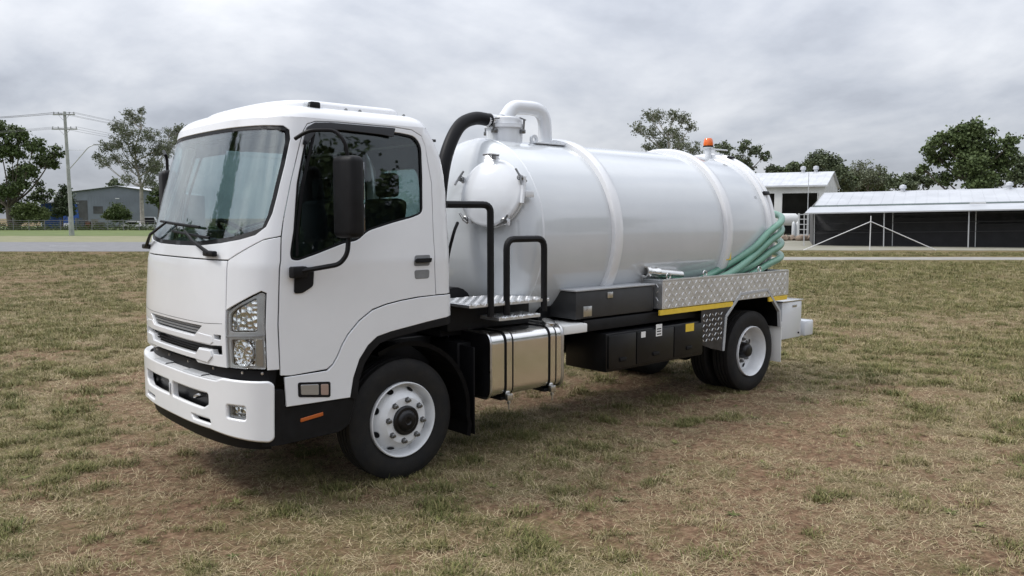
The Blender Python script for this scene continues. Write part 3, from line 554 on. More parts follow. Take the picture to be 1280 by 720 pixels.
for x in (-.45, .45): bxp('upright', POST, g, (x-.03, -.2, 0), (x+.03, .2, 2.5))
for z in (.4, .9, 1.4, 1.9, 2.35): bxp('shelf', WHSH, g, (-.42, -.22, z), (.42, .22, z+.07))
g = site('flag_pole', 78, SX(1008, 78), 'thin grey pole rising in front of the white shed', 'pole'); part('shaft', POST, g, lambda bm: add_tube(bm, [(0, 0, 0), (0, 0, 6.4)], [.05, .03], 8))
rk = random.Random(5)
for k in range(7):
    o = part('rock', mat('brown_rock', (0.22, 0.17, 0.13), .95, var=.3, vscale=3), None, lambda bm: [bmesh.ops.create_icosphere(bm, subdivisions=2, radius=.5)] and [v.co.__imul__(rk.uniform(.75, 1.2)) for v in bm.verts], 50)
    o.location = pt(74+rk.uniform(-1, 1), SX(1000, 74)+(k-3)*.52, .18); o.scale = (rk.uniform(.6, 1), rk.uniform(.6, 1), rk.uniform(.5, .9)); o.rotation_euler.z = rk.uniform(0, 6)
    tag(o, 'brown rock in the low row at the low shed corner', 'rock', 'rocks by the low shed')
# grey gabled shed, left
D0 = 168; a, b = SX(93, D0), SX(208, D0); m_x = SX(150, D0)
gs = site('grey_shed', D0, 0, 'wide blue grey gabled shed behind the left fence', 'shed')
part('gable_wall', GRSH, gs, lambda bm: add_prism(bm, [(a, 0), (b, 0), (b, 7.1), (m_x, 8.4), (a, 7.3)], 0, .2, 'xz'))
roof_sheet('roof', GALV, gs, [(a-.4, -.5, 7.38), (m_x, -.5, 8.58), (m_x, 22, 8.58), (a-.4, 22, 7.38)], rib=False); roof_sheet('roof', GALV, gs, [(m_x, -.5, 8.58), (b+.4, -.5, 7.18), (b+.4, 22, 7.18), (m_x, 22, 8.58)], rib=False)
bxp('side_wall', GRSH, gs, (a, .21, 0), (a+.15, 22, 7.2)); bxp('side_wall', GRSH, gs, (b-.15, .21, 0), (b, 22, 7.0))
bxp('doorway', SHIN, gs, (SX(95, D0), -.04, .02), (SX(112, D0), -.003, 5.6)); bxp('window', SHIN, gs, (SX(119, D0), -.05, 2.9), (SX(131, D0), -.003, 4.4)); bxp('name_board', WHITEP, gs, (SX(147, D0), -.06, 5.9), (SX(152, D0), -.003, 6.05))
for k in range(22): bxp('wall_rib', GRSH, gs, (SX(113, D0)+k*.6, -.03, 4.6), (SX(113, D0)+.06+k*.6, -.002, 6.5))
# blue shed, left
D0 = 152; a, b = SX(54, D0), SX(78, D0)
bs = site('blue_shed', D0, 0, 'bright blue metal shed beside the conifer', 'shed')
part('wall', BLUE, bs, lambda bm: add_prism(bm, [(a, 0), (b+.45, 0), (b, 4.7), (a, 4.8)], 0, 6, 'xz')); bxp('roof', GALV, bs, (a-.2, -.3, 4.82), (b+.2, 6.2, 4.92))
for k in range(8): bxp('wall_rib', BLUE, bs, (a+.25+k*.4, -.04, .1), (a+.31+k*.4, -.002, 4.1))
D0 = 175; a, b = SX(52, D0), SX(80, D0)
bs = site('carport', D0, 0, 'pale roofed carport showing above the blue shed', 'carport'); bxp('roof', GALV, bs, (a, 0, 6.4), (b, 6, 6.7)); bxp('back_wall', SHIN, bs, (a, 5.5, 0), (b, 5.7, 6.4))
for x in (a+.2, b-.2): bxp('post', POST, bs, (x-.08, .1, 0), (x+.08, .26, 6.4))
# yard clutter behind the left fence
def car(D, px, col, label, lng=4.4, hgt=1.45, rz=0.0):
    g = site('parked_car', D, SX(px, D), label, 'car', rz, 'cars parked behind the left fence'); l = lng/2
    pm = mat('car_paint_'+label.split()[0], col, .3, coat=.4)
    part('body', pm, g, lambda bm: add_prism(bm, rpoly([(-l, .3), (l, .3), (l, .75), (l*.55, .9), (l*.3, hgt), (-l*.45, hgt), (-l*.8, .95), (-l, .85)], .12), -.85, .85, 'xz', .03))
    part('window', DBLACK, g, lambda bm: add_prism(bm, [(l*.46, .93), (l*.27, hgt-.09), (-l*.42, hgt-.09), (-l*.68, .95)], -.87, .87, 'xz'))
    for x in (-l*.62, l*.62):
        for y in (-.8, .8): part('wheel', RUBBER, g, lambda bm: add_lathe(bm, [(-.1, 0), (-.1, .32), (.1, .32), (.1, 0)], (x, y, .32), (0, 1, 0), 16))
car(142, 171, (.72, .72, .73), 'white parked car low behind the fence near the gum trunk')
car(146, 190, (.66, .68, .70), 'pale parked van with high roof right of the gum trunk', 4.6, 2.2, .3)
g = site('water_cube', 138, SX(86, 138), 'small white plastic tank at the foot of the power pole', 'tank'); part('tank_body', WHSH, g, lambda bm: add_box(bm, (-.45, -.45, .1), (.45, .45, 1.1), .12))
for k, (px, c, h) in enumerate([(100, (.10, .12, .14), 1.9), (106, (.08, .09, .10), 1.6), (113, (.16, .07, .04), 1.3), (120, (.18, .17, .15), 1.7), (128, (.12, .11, .10), 1.2)]):
    g = site('crate', 144, SX(px, 144), ['tall dark crate right beside the power pole behind the fence', 'black crate next to the tall dark one', 'rusty brown low crate in the middle of the row', 'pale tall crate left of the shrubs', 'lowest crate nearest the shrubs'][k], 'crate', group='crates behind the left fence')
    m = mat('crate_paint_%d' % k, c, .8, var=.2, vscale=3)
    bxp('box', m, g, (-.38, -.5, .15), (.38, .5, h)); bxp('lid', m, g, (-.42, -.54, h+.004), (.42, .54, h+.1)); bxp('skid', BARK['dark'], g, (-.38, -.5, 0), (.38, .5, .146))
# wire fence along the left
FPOST = mat('dull_fence_steel', (0.17, 0.17, 0.17), .7)
fc = site('wire_fence', 134, 0, 'low grey wire fence with posts running along the green verge', 'fence')
x0, x1 = SX(-60, 134), SX(430, 134); n = 26
for k in range(n): bxp('post', FPOST, fc, (x0+(x1-x0)*k/(n-1)-.045, -.045, 0), (x0+(x1-x0)*k/(n-1)+.045, .045, 1.75 if k % 4 else 2.05))
for z in (.25, .6, .95, 1.3, 1.62): part('wire', FPOST, fc, lambda bm: add_tube(bm, [(x0, 0, z), (x1, 0, z)], .022 if z < 1.5 else .035, 5))
hb = tag(part('hedge_growth', LEAF['bush'], None, lambda bm: None), 'low weeds along the foot of the wire fence', 'weeds', kind='stuff')
V, F = [], []; rk = random.Random(8)
for k in range(5200):
    p = pt(136+rk.uniform(-.8, 1.6), rk.uniform(x0, x1), 0); hh = max(0, rk.gauss(.35, .35))*(0.5+fbm(np.array([p.x/4]), np.array([p.y/4]), 3)[0]); d = Vector((rk.gauss(0, 1), rk.gauss(0, 1), rk.uniform(.2, 1.5))).normalized(); w = d.orthogonal().normalized(); p.z = hh; i = len(V)
    V += [p-d*.2, p+w*.09, p+d*.2, p-w*.09]; F.append((i, i+1, i+2, i+3))
hb.data.clear_geometry(); hb.data.from_pydata(V, [], F)

# ------------------------------------------------------------------ power poles
WOOD = mat('weathered_pole_timber', (0.36, 0.375, 0.345), 0.9, var=0.2, vscale=2, col2=(0.24, 0.255, 0.235))
def power_pole(D, px, h, label, lamp=False, rz=0.0):
    g = site('power_pole', D, SX(px, D), label, 'power pole', rz, 'timber power poles')
    part('pole', WOOD, g, lambda bm: add_tube(bm, [(0, 0, -.1), (-.25, 0, h)], [.24, .16], 12))
    for z, w in ((h-.35, 1.25), (h-2.0, 1.45)):
        bxp('crossarm', WOOD, g, (-w-.25, -.22, z-.07), (w-.25, -.1, z+.07))
        for x in (-w+.1, -w*.5, w*.5, w-.1): part('insulator', GREYP, g, lambda bm: add_lathe(bm, [(0, .03), (.06, .07), (.12, .04), (.2, .07), (.26, 0)], (x-.25, -.16, z+.07), (0, 0, 1), 8))
        for s in (-1, 1): part('arm_brace', POST, g, lambda bm: add_tube(bm, [(-.25, -.16, z-.75), (-.25+s*.6, -.17, z-.06)], .025, 5))
    if lamp:
        la = part('lamp_arm', POST, g, lambda bm: add_tube(bm, fillet([(0, -.1, 7.6), (2.4, -.1, 10.2), (3.1, -.1, 10.45)], .5), .06, 8)); part('lamp_head', LGREY, la, lambda bm: add_box(bm, (3.0, -.26, 10.38), (3.75, .06, 10.55), .06))
        part('stay', POST, g, lambda bm: add_tube(bm, [(-.1, -.1, 9.85), (2.1, -.1, 9.85)], .025, 5)); part('conduit', POST, g, lambda bm: add_tube(bm, [(-.28, -.1, 0), (-.3, -.1, 2.2)], .05, 6))
    return g
power_pole(95, 91.5, 14.2, 'timber power pole with street lamp arm standing by the left roadside', True)
power_pole(157, 489, 14.6, 'second timber power pole seen through the cab windows', False, .5)
WIRE = mat('aluminium_wire', (0.20, 0.20, 0.21), .6)
P0 = lambda z, x: pt(95, SX(91.5, 95)+x-.25, z); Pn = lambda z, x: pt(157+x*.4, SX(489, 157)+x*.8, z)
wi = 0
for z, zf, offs in ((14.12, 14.5, (-1.15, -.62, .62, 1.15)), (12.47, 12.9, (-1.35, .0, 1.35))):
    for x in offs:
        for a, b, sg, side in ((P0(z, x), Pn(zf, x), 1.5, 'right'), (P0(z, x), pt(101, SX(-330, 101)+x, z+.4), .9, 'left')):
            pp = [a.lerp(b, t/16)-Vector((0, 0, sg*4*(t/16)*(1-t/16))) for t in range(17)]
            o = part('overhead_wire', WIRE, None, lambda bm: add_tube(bm, pp, .017, 4), 0); tag(o, ('thin wire from the pole crossarms running right past the gum tree' if side == 'right' else 'thin wire from the pole crossarms running left out of the picture'), 'wire', 'overhead wires '+side)

# ------------------------------------------------------------------ the truck
truck = tag(empty('vacuum_tanker_truck', (0, 0, 0)), 'white cab-over vacuum tanker truck with big white tank parked on the grass', 'truck')
# cab skin: plan outline at each height; u = metres along the outline from the front centre, + towards the left side
ZT = [.5, .95, 1.35, 1.75, 1.95, 2.35, 2.75, 2.9]; XC = [1.42, 1.43, 1.43, 1.40, 1.36, 1.26, 1.15, 1.11]; WT = [1.13, 1.13, 1.13, 1.13, 1.115, 1.075, 1.03, 1.01]
XR = -.42
XRZ = ([.5, 2.38, 2.52, 2.62, 2.70, 2.76, 2.80, 2.9], [-.42, -.42, -.405, -.378, -.345, -.31, -.28, -.2])
class Skin:
    def __init__(s, xc, w, a=.42, n=2.8, back=True): s.xc = xc; s.w = w; s.a = a; s.n = n; s.back = back; s.c = {}
    def outline(s, z):
        k = round(z, 4)
        if k in s.c: return s.c[k]
        xc = np.interp(z, ZT, s.xc); w = np.interp(z, ZT, s.w); ph = np.linspace(0, np.pi/2, 90); c = np.cos(ph); sn = np.sin(ph); r = (c**s.n+sn**s.n)**(-1/s.n)
        x = xc-s.a+s.a*r*c; y = w*r*sn
        rc = .09; xr = float(np.interp(z, *XRZ)); q = np.linspace(0, np.pi/2, 8)
        x = np.concatenate([x, xr+rc-rc*np.sin(q), [xr]]); y = np.concatenate([y, w-rc+rc*np.cos(q), [0]])
        Ls = np.concatenate([[0], np.cumsum(np.hypot(np.diff(x), np.diff(y)))]); s.c[k] = (Ls, x, y); return s.c[k]
    def p(s, u, z):
        Ls, x, y = s.outline(z); a = abs(u); sg = 1 if u >= 0 else -1
        return Vector((float(np.interp(a, Ls, x)), sg*float(np.interp(a, Ls, y)), z))
    def end(s, z): return float(s.outline(z)[0][-1])
    def nrm(s, u, z):
        e_ = .012; du = s.p(u+e_, z)-s.p(u-e_, z); dz = s.p(u, z+e_)-s.p(u, z-e_); return du.cross(dz).normalized()
    def edge_x(s, X, z):   # u of the side wall at a given x
        Ls, x, y = s.outline(z); i = 89; return float(Ls[i]+(x[i]-X)) if X < x[i] else float(np.interp(-X, -x[:90], Ls[:90]))
CAB = Skin(XC, WT)
def in_poly(p, poly):
    x, y = p; c = False; n = len(poly)
    for i in range(n):
        x1, y1 = poly[i]; x2, y2 = poly[i-1]
        if (y1 > y) != (y2 > y) and x < (x2-x1)*(y-y1)/(y2-y1)+x1: c = not c
    return c
def densify(poly, h):
    o = []
    for i in range(len(poly)):
        a = Vector(poly[i]); b = Vector(poly[(i+1) % len(poly)]); n = max(1, int((b-a).length/h))
        for k in range(n): o.append(tuple(a.lerp(b, k/n)))
    return o
def panel(name, m, parent, outer, holes=(), off=0.0, th=.02, skin=None, h=.055, lip=.0035, mirror=False, label=None):
    """a sheet cut to an outline (u, z) with holes, laid on the skin, with thickness and rounded-over edges; shading normals follow the skin"""
    skin = skin or CAB; nom = [densify(outer, h)]+[densify(q, h) for q in holes]; ins = []
    for k, rg_ in enumerate(nom):
        n = len(rg_); ar = sum(rg_[i][0]*rg_[(i+1) % n][1]-rg_[(i+1) % n][0]*rg_[i][1] for i in range(n)); o_ = []
        for i in range(n):
            a, b, c = Vector(rg_[i-1]), Vector(rg_[i]), Vector(rg_[(i+1) % n]); t = (b-a).normalized()+(c-b).normalized()
            t = t.normalized() if t.length > 1e-6 else (c-b).normalized()
            q = b+Vector((-t.y, t.x))*(1 if ar > 0 else -1)*(1 if k == 0 else -1)*lip*1.3
            if b.y > 2.799: q = b.copy()
            o_.append(tuple(q))
        ins.append(o_)
    verts = []; edges = []
    for rg_ in ins:
        i0 = len(verts); verts += rg_; edges += [(i0+k, i0+(k+1) % len(rg_)) for k in range(len(rg_))]
    bnd = len(verts)
    us = [v[0] for v in ins[0]]; zs = [v[1] for v in ins[0]]
    segs = [(r_[i], r_[(i+1) % len(r_)]) for r_ in ins for i in range(len(r_))]
    A = np.array([q[0] for q in segs]); AB = np.array([q[1] for q in segs])-A; L2 = (AB**2).sum(1)+1e-12
    for u in np.arange(min(us)+h*.5, max(us), h):
        for z in np.arange(min(zs)+h*.5, max(zs), h):
            p = (float(u), float(z))
            if in_poly(p, ins[0]) and not any(in_poly(p, r_) for r_ in ins[1:]):
                q = np.array(p); t = np.clip(((q-A)*AB).sum(1)/L2, 0, 1)
                if np.sqrt((((A+AB*t[:, None])-q)**2).sum(1).min()) > h*.3: verts.append(p)
    vo, eo, fo, ov, oe, of = delaunay_2d_cdt([Vector(v) for v in verts], edges, [], 0, 1e-6)
    keep = []
    for f_ in fo:
        c = sum((vo[i] for i in f_), Vector((0, 0)))/len(f_)
        if in_poly(c, ins[0]) and not any(in_poly(c, r_) for r_ in ins[1:]): keep.append(f_)
    V = []; F = []; NL = []; nrm = []
    for v in vo:
        p = skin.p(v.x, v.y); n = skin.nrm(v.x, v.y); V.append(p+n*off); nrm.append(n)
    nt = len(vo)
    for i in range(nt): V.append(V[i]-nrm[i]*th)
    for f_ in keep:
        F.append(tuple(f_)); NL += [nrm[i] for i in f_]; F.append(tuple(nt+i for i in f_[::-1])); NL += [-nrm[i] for i in f_[::-1]]
    back = {}
    for i, l in enumerate(ov):
        for k in l: back[k] = i
    i0 = 0
    for k, (nr, ir) in enumerate(zip(nom, ins)):
        n = len(nr); bi = []; ar = sum(nr[i][0]*nr[(i+1) % n][1]-nr[(i+1) % n][0]*nr[i][1] for i in range(n)); fl = (ar > 0) == (k == 0)
        for i in range(n):
            u, z = nr[i]; p = skin.p(u, z); nn = skin.nrm(u, z); bi.append(len(V)); V.append(p+nn*(off-lip))
        for i in range(n):
            j = (i+1) % n; qa, qb = back.get(i0+i), back.get(i0+j)
            if qa is None or qb is None or qa == qb: continue
            a, b = bi[i], bi[j]; d = V[b]-V[a]
            if d.length < 1e-6: continue
            nn = nrm[qa]; od = (d.cross(nn) if fl else nn.cross(d)).normalized(); mid = (od+nn*.25).normalized()
            q1 = (qb, qa, a, b) if fl else (qa, qb, b, a); n1 = [nrm[q1[0]], nrm[q1[1]], mid, mid]
            F.append(q1); NL += n1
            q2 = (b, a, nt+qa, nt+qb) if fl else (a, b, nt+qb, nt+qa); F.append(q2); NL += [od]*4
        i0 += n
    if mirror:
        V = [Vector((v.x, -v.y, v.z)) for v in V]; F2 = []; N2 = []; c = 0
        for f_ in F:
            k = len(f_); F2.append(f_[::-1]); N2 += [Vector((q.x, -q.y, q.z)) for q in NL[c:c+k][::-1]]; c += k
        F, NL = F2, N2
    me = bpy.data.meshes.new(name); me.from_pydata([tuple(v) for v in V], [], F)
    me.polygons.foreach_set('use_smooth', [True]*len(me.polygons)); me.normals_split_custom_set([tuple(n) for n in NL]); me.materials.append(m)
    o = link(bpy.data.objects.new(name, me), parent)
    if label: o['label'] = label
    return o
def both(fn):
    for mr in (False, True): fn(mr)
def mir(poly): return [(-u, z) for u, z in poly][::-1]

# outlines on the skin
G_ = .004
seamA = [(1.250, 1.04), (1.245, 1.30), (1.235, 1.796), (1.205, 1.96), (1.189, 2.07), (1.173, 2.331), (1.160, 2.60), (1.158, 2.70)]
door_top = [(1.172, 2.755), (1.23, 2.778), (1.40, 2.786), (1.90, 2.786), (2.06, 2.775), (2.16, 2.735), (2.22, 2.66)]
door_rear = [(2.29, 2.52), (2.371, 2.364), (2.46, 2.07), (2.544, 1.789), (2.578, 1.478)]
arch_line = [(2.40, 1.472), (2.244, 1.457), (2.11, 1.436), (1.996, 1.405), (1.882, 1.331), (1.785, 1.238), (1.735, 1.165), (1.696, 1.088), (1.655, 1.03), (1.61, .999)]
def shift(l, du=0, dz=0): return [(u+du, z+dz) for u, z in l]
door_out = shift(seamA[::-1][:-1], G_)[::-1]+shift(door_top, G_*.6, -G_)+shift(door_rear[:-1], -G_)+[(2.574, 1.48)]+shift(arch_line, -G_*.5, G_)+[(1.31, .99)]
door_out = [(1.254, 1.0)]+[p for p in door_out if p != (1.31, .99)]+[(1.33, .992)]
# order: up the front seam, along the top, down the rear, along the arch back to the front
win = rpoly([(1.292, 1.84), (1.283, 1.992), (1.219, 2.326), (1.194, 2.60), (1.205, 2.715), (1.30, 2.738), (1.95, 2.744), (2.10, 2.728), (2.185, 2.655), (2.27, 2.40), (2.345, 2.125), (2.252, 2.092), (2.078, 2.05), (1.880, 1.992), (1.820, 1.925), (1.70, 1.905), (1.50, 1.835), (1.364, 1.792), (1.31, 1.80)], [.02, .02, .02, .02, .05, .02, .02, .05, .06, .02, .05, .02, .02, .05, .04, .02, .02, .02, .03], 3)
ws_half = [(0, 1.885), (.40, 1.889), (.70, 1.912), (.90, 1.940), (1.02, 1.972), (1.085, 2.03), (1.105, 2.12), (1.106, 2.25), (1.100, 2.46), (1.085, 2.64), (1.062, 2.705), (1.01, 2.735), (.85, 2.741), (.45, 2.745), (0, 2.746)]
ws = ws_half+[(-u, z) for u, z in ws_half[::-1][1:-1]]
def inset(poly, d):
    n = len(poly); ar = sum(poly[i][0]*poly[(i+1) % n][1]-poly[(i+1) % n][0]*poly[i][1] for i in range(n)); o = []
    for i in range(n):
        a, b, c = Vector(poly[i-1]), Vector(poly[i]), Vector(poly[(i+1) % n]); t = ((b-a).normalized()+(c-b).normalized()).normalized(); o.append(tuple(b+Vector((-t.y, t.x))*d*(1 if ar > 0 else -1)))
    return o
ZR = 2.80; e_ = CAB.end
low_c = [(-1.2, 1.968), (-1.094, 1.945), (-.822, 1.800), (.822, 1.800), (1.094, 1.945), (1.2, 1.968)]
rear_cut = [(2.5815, 1.482)]
def right_side():
    return shift(seamA[3:], -G_*.2)[1:]+door_top+door_rear[:-1]+[(2.580, 1.482)]+[(CAB.edge_x(-.35, 1.482), 1.482)]
top_z = ZR
rs = right_side()
zz_ = lambda z: (e_(z)-.002, z)
shell = low_c+rs+[zz_(1.482), zz_(1.9), zz_(2.3), zz_(2.6), zz_(top_z)]+[(-u, z) for u, z in [zz_(top_z), zz_(2.6), zz_(2.3), zz_(1.9), zz_(1.482)]]+[(-u, z) for u, z in rs[::-1]]
bw = [(e_(1.95)-.72, 1.95), (e_(1.95)-.12, 1.95), (e_(2.5)-.12, 2.5), (e_(2.5)-.70, 2.5)]
bwp = rpoly(bw, .07)
cab_shell = panel('cab_shell', PAINT, truck, shell, [ws, bwp, mir(bwp)], h=.07, th=.035)
for q in (bwp, mir(bwp)): panel('rear_window', SIDEG, cab_shell, inset(q, -.006), off=-.012, th=.004, h=.12)
# lower back wall and floor of the cab
bxp_t = lambda name, m, parent, lo, hi, bev=0.0: part(name, m, parent, lambda bm: add_box(bm, lo, hi, bev))
bxp_t('back_wall', CHASSIS, cab_shell, (-.417, -1.06, 1.24), (-.38, 1.06, 1.478)); bxp_t('floor', CHASSIS, cab_shell, (-.37, -1.08, 1.22), (1.18, 1.08, 1.27))
bxp_t('inner_bulkhead', CHASSIS, cab_shell, (1.16, -.92, .85), (1.24, .92, 1.86))
# roof: rounded shoulders rising from the skin
def roof_rings(scales, zs, base=ZR):
    Ls, x, y = CAB.outline(base); tot = Ls[-1]; us = np.concatenate([np.linspace(0, 1.25, 26), np.linspace(1.33, tot-1.2, 16), np.linspace(tot-1.13, tot, 18)]); px_ = np.interp(us, Ls, x); py_ = np.interp(us, Ls, y)
    px_ = np.concatenate([px_, px_[1:-1][::-1]]); py_ = np.concatenate([py_, -py_[1:-1][::-1]]); cx_ = .36
    return [[(cx_+(a-cx_)*sx, b*sy, z) for a, b in zip(px_, py_)] for (sx, sy), z in zip(scales, zs)]
def loft(bm, rings, cap=True):
    rv = [[bm.verts.new(p) for p in r_] for r_ in rings]; n = len(rv[0])
    for a, b in zip(rv, rv[1:]):
        for i in range(n): bm.faces.new((a[i], a[(i+1) % n], b[(i+1) % n], b[i]))
    if cap: bm.faces.new(rv[-1])
    return rv
sc, zz2 = [], []
for k in range(9):
    t0_ = .42; t = t0_+k/8*(math.pi/2-t0_); q_ = (math.cos(t0_)-math.cos(t))/math.cos(t0_); sc.append((1-.19*q_, 1-.14*q_)); zz2.append(ZR-.001+.095*(math.sin(t)-math.sin(t0_))/(1-math.sin(t0_)))
for s, z in ((.70, 2.902), (.5, 2.912), (.25, 2.918), (.05, 2.92)): sc.append((s, s*1.05)); zz2.append(z)
roof = part('roof', PAINT, truck, lambda bm: loft(bm, roof_rings(sc, zz2)), 50)
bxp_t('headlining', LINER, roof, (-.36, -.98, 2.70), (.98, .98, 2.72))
# raised roof deck
rp_s = [(.73, .855), (.725, .85), (.71, .835), (.69, .81), (.65, .77), (.5, .6), (.2, .3), (.03, .05)]; rp_z = [2.865, 2.915, 2.940, 2.950, 2.955, 2.962, 2.968, 2.97]
part('roof_deck', PAINT, roof, lambda bm: loft(bm, roof_rings(rp_s, rp_z)), 50)
for s in (1, -1):
    ml = part('roof_marker', BLACK, roof, lambda bm: add_box(bm, (.64, s*.905-.03, 2.872), (.72, s*.905+.03, 2.93), .012)); part('marker_lens', LENSG, ml, lambda bm: add_box(bm, (.722, s*.905-.026, 2.876), (.76, s*.905+.026, 2.922), .012))
    for x in (.40, .28, -.12): part('roof_bolt', GREYP, roof, lambda bm: add_lathe(bm, [(0, .012), (.012, .012), (.014, 0)], (x, s*.872, 2.897), (0, s*1.0, .35), 8))
# windscreen with its dark printed border and rubber
wsg = panel('windscreen', WSG, truck, inset(ws, .006), off=-.008, th=.005, h=.09, lip=.001)
panel('border_print', TRIM, wsg, inset(ws, .002), [inset([(u*.985, z+(.018 if z < 2.0 else -.012)) for u, z in ws], .014)], off=-.0055, th=.002, lip=0)
def wiper(base, elbow, tipa, tipb):
    P3 = lambda u, z, o: tuple(CAB.p(u, z)+CAB.nrm(u, z)*o)
    w = part('wiper', BLACK, wsg, lambda bm: (add_tube(bm, [P3(*base, .03), P3((base[0]+elbow[0])/2, (base[1]+elbow[1])/2, .05), P3(*elbow, .035)], [.016, .012, .009], 6), add_box(bm, Vector(P3(*base, .02))-Vector((.02, .09, .02)), Vector(P3(*base, .02))+Vector((.02, .09, .02)), .01)))
    part('wiper_blade', TRIM, wsg, lambda bm: add_tube(bm, [P3(tipa[0]+(tipb[0]-tipa[0])*k/8, tipa[1]+(tipb[1]-tipa[1])*k/8, .016) for k in range(9)], .010, 6))
wiper((-.86, 1.845), (-.24, 2.045), (-.45, 2.06), (.40, 2.02)); wiper((.63, 1.835), (.20, 1.985), (-.10, 1.985), (.58, 1.945))
# corner panels, cowl, front panel
hl = rpoly([(.838, 1.443), (1.12, 1.585), (1.150, 1.571), (1.158, 1.049), (.846, 1.046), (.838, 1.255)], [.015, .03, .015, .015, .015, .005], 3)
corner = [(.826, 1.795), (.836, 1.452), (1.12, 1.592), (1.157, 1.577), (1.163, 1.043), (1.246, 1.043), (1.241, 1.30), (1.231, 1.796), (1.202, 1.960), (1.094, 1.939)]
def sym(h): return h+[(-u, z) for u, z in h[::-1] if u > 1e-6]
grille1 = rpoly([(-.54, 1.318), (-.42, 1.243), (.42, 1.243), (.54, 1.318)], .008)
grille2 = sym([(0, 1.190), (.465, 1.189), (.66, 1.188), (.79, 1.196), (.792, 1.131), (.692, 1.127), (.676, 1.160), (.487, 1.157), (.44, 1.109), (0, 1.109)])
sq1 = rpoly([(.699, 1.268), (.782, 1.270), (.776, 1.236), (.706, 1.238)], .004)
fpo = [(-.818, 1.792), (-.832, 1.44), (-.836, 1.045), (-.46, 1.043), (-.42, 1.064), (.42, 1.064), (.46, 1.043), (.836, 1.045), (.832, 1.44), (.818, 1.792)]
fp = panel('front_panel', PAINT, truck, fpo, [grille1, grille2, sq1, mir(sq1)], th=.045)
panel('grille_backing', DBLACK, fp, [(-.83, 1.75), (-.83, .93), (.83, .93), (.83, 1.75)], off=-.08, th=.01, h=.12)
for z in (1.255, 1.276, 1.297): panel('grille_slat', GREYP, fp, [(-.44-(z-1.243), z), (.44+(z-1.243), z), (.45+(z-1.243), z+.014), (-.45-(z-1.243), z+.014)], off=-.016, th=.02, lip=.001)
for z in (1.127, 1.148): panel('grille_slat', BLACK, fp, [(-.44, z), (.44, z), (.45, z+.008), (-.45, z+.008)], off=-.022, th=.02, lip=.001)
panel('grille_bar', PAINT, fp, rpoly(sym([(0, 1.196), (.655, 1.194), (.695, 1.216), (.675, 1.258), (.485, 1.266), (.432, 1.236), (0, 1.235)]), .005), off=.005, th=.008, lip=.004)
panel('grille_bar', PAINT, fp, rpoly(sym([(0, 1.068), (.42, 1.068), (.62, 1.060), (.682, 1.112), (.664, 1.152), (.492, 1.150), (.446, 1.108), (0, 1.108)]), .005), off=.010, th=.012, lip=.005)
panel('bonnet_line', TRIM, fp, sym([(0, 1.338), (.58, 1.340), (.80, 1.352), (.80, 1.355), (.58, 1.343), (0, 1.341)]), off=.0006, th=.004, lip=0)
for mr in (False, True): panel('corner_panel', PAINT, truck, corner, th=.025, mirror=mr)
panel('bumper_gap_filler', TRIM, truck, [(-1.22, .90), (1.22, .90), (1.24, 1.035), (-1.24, 1.035)], off=-.045, th=.02)
for s in (-.55, -.2, .2, .62, .95, 1.12): part('filler_bolt', STEEL, truck, lambda bm: add_lathe(bm, [(0, .010), (.012, .010), (.014, 0)], CAB.p(s, 1.015)-CAB.nrm(s, 1.015)*.046, CAB.nrm(s, 1.015), 6))
# headlights
def headlight(mr):
    sy = -1 if mr else 1
    h = panel('headlight', LGREY, truck, inset(hl, .002), [rpoly([(.868, 1.245), (1.075, 1.257), (1.075, 1.070), (.874, 1.068)], .02), rpoly([(.862, 1.30), (.862, 1.425), (.93, 1.475), (1.085, 1.545), (1.10, 1.31)], .02)], off=-.018, th=.02, mirror=mr)
    panel('lamp_backing', mat('lamp_dark_backing', (.03, .03, .032), .4), h, inset(hl, .01), off=-.09, th=.01, mirror=mr)
    c = CAB.p(.972, 1.158); n = (CAB.nrm(.972, 1.158)+Vector((1.2, 0, 0))).normalized(); c = c-n*.028
    if mr: c.y = -c.y; n.y = -n.y
    panel('reflector_bowl', FACET, h, rpoly([(.862, 1.250), (1.08, 1.262), (1.08, 1.064), (.868, 1.062)], .01), off=-.05, th=.01, mirror=mr, h=.03)
    part('reflector', FACET, h, lambda bm: add_lathe(bm, [(.012, .098), (-.02, .092), (-.05, .06), (-.065, .03), (-.068, .0)], c, n, 28)); part('bulb', LENSG, h, lambda bm: add_lathe(bm, [(-.06, .014), (-.02, .014), (-.008, .006), (-.006, 0)], c, n, 12))
    panel('reflector_side', mat('lamp_bronze_reflector', (.42, .40, .36), .3, metal=.6), h, rpoly([(1.085, 1.262), (1.135, 1.262), (1.14, 1.07), (1.085, 1.07)], .01), off=-.010, th=.01, mirror=mr)
    panel('indicator', FACET, h, rpoly([(.866, 1.305), (.866, 1.42), (.932, 1.468), (1.08, 1.537), (1.095, 1.315)], .02), off=-.034, th=.01, mirror=mr)
    for k in range(7): panel('indicator_rib', LENSG, h, [(.90+k*.026, 1.315), (.908+k*.026, 1.315), (.908+k*.026, 1.42+k*.012), (.90+k*.026, 1.42+k*.012)], off=-.026, th=.006, lip=.001, mirror=mr)
    panel('lens', LENSG, h, inset(hl, .003), off=-.002, th=.004, mirror=mr, h=.04)
    panel('lens_divider', GREYP, h, [(.840, 1.262), (1.155, 1.280), (1.155, 1.290), (.840, 1.272)], off=.001, th=.006, lip=.001, mirror=mr)
both(headlight)
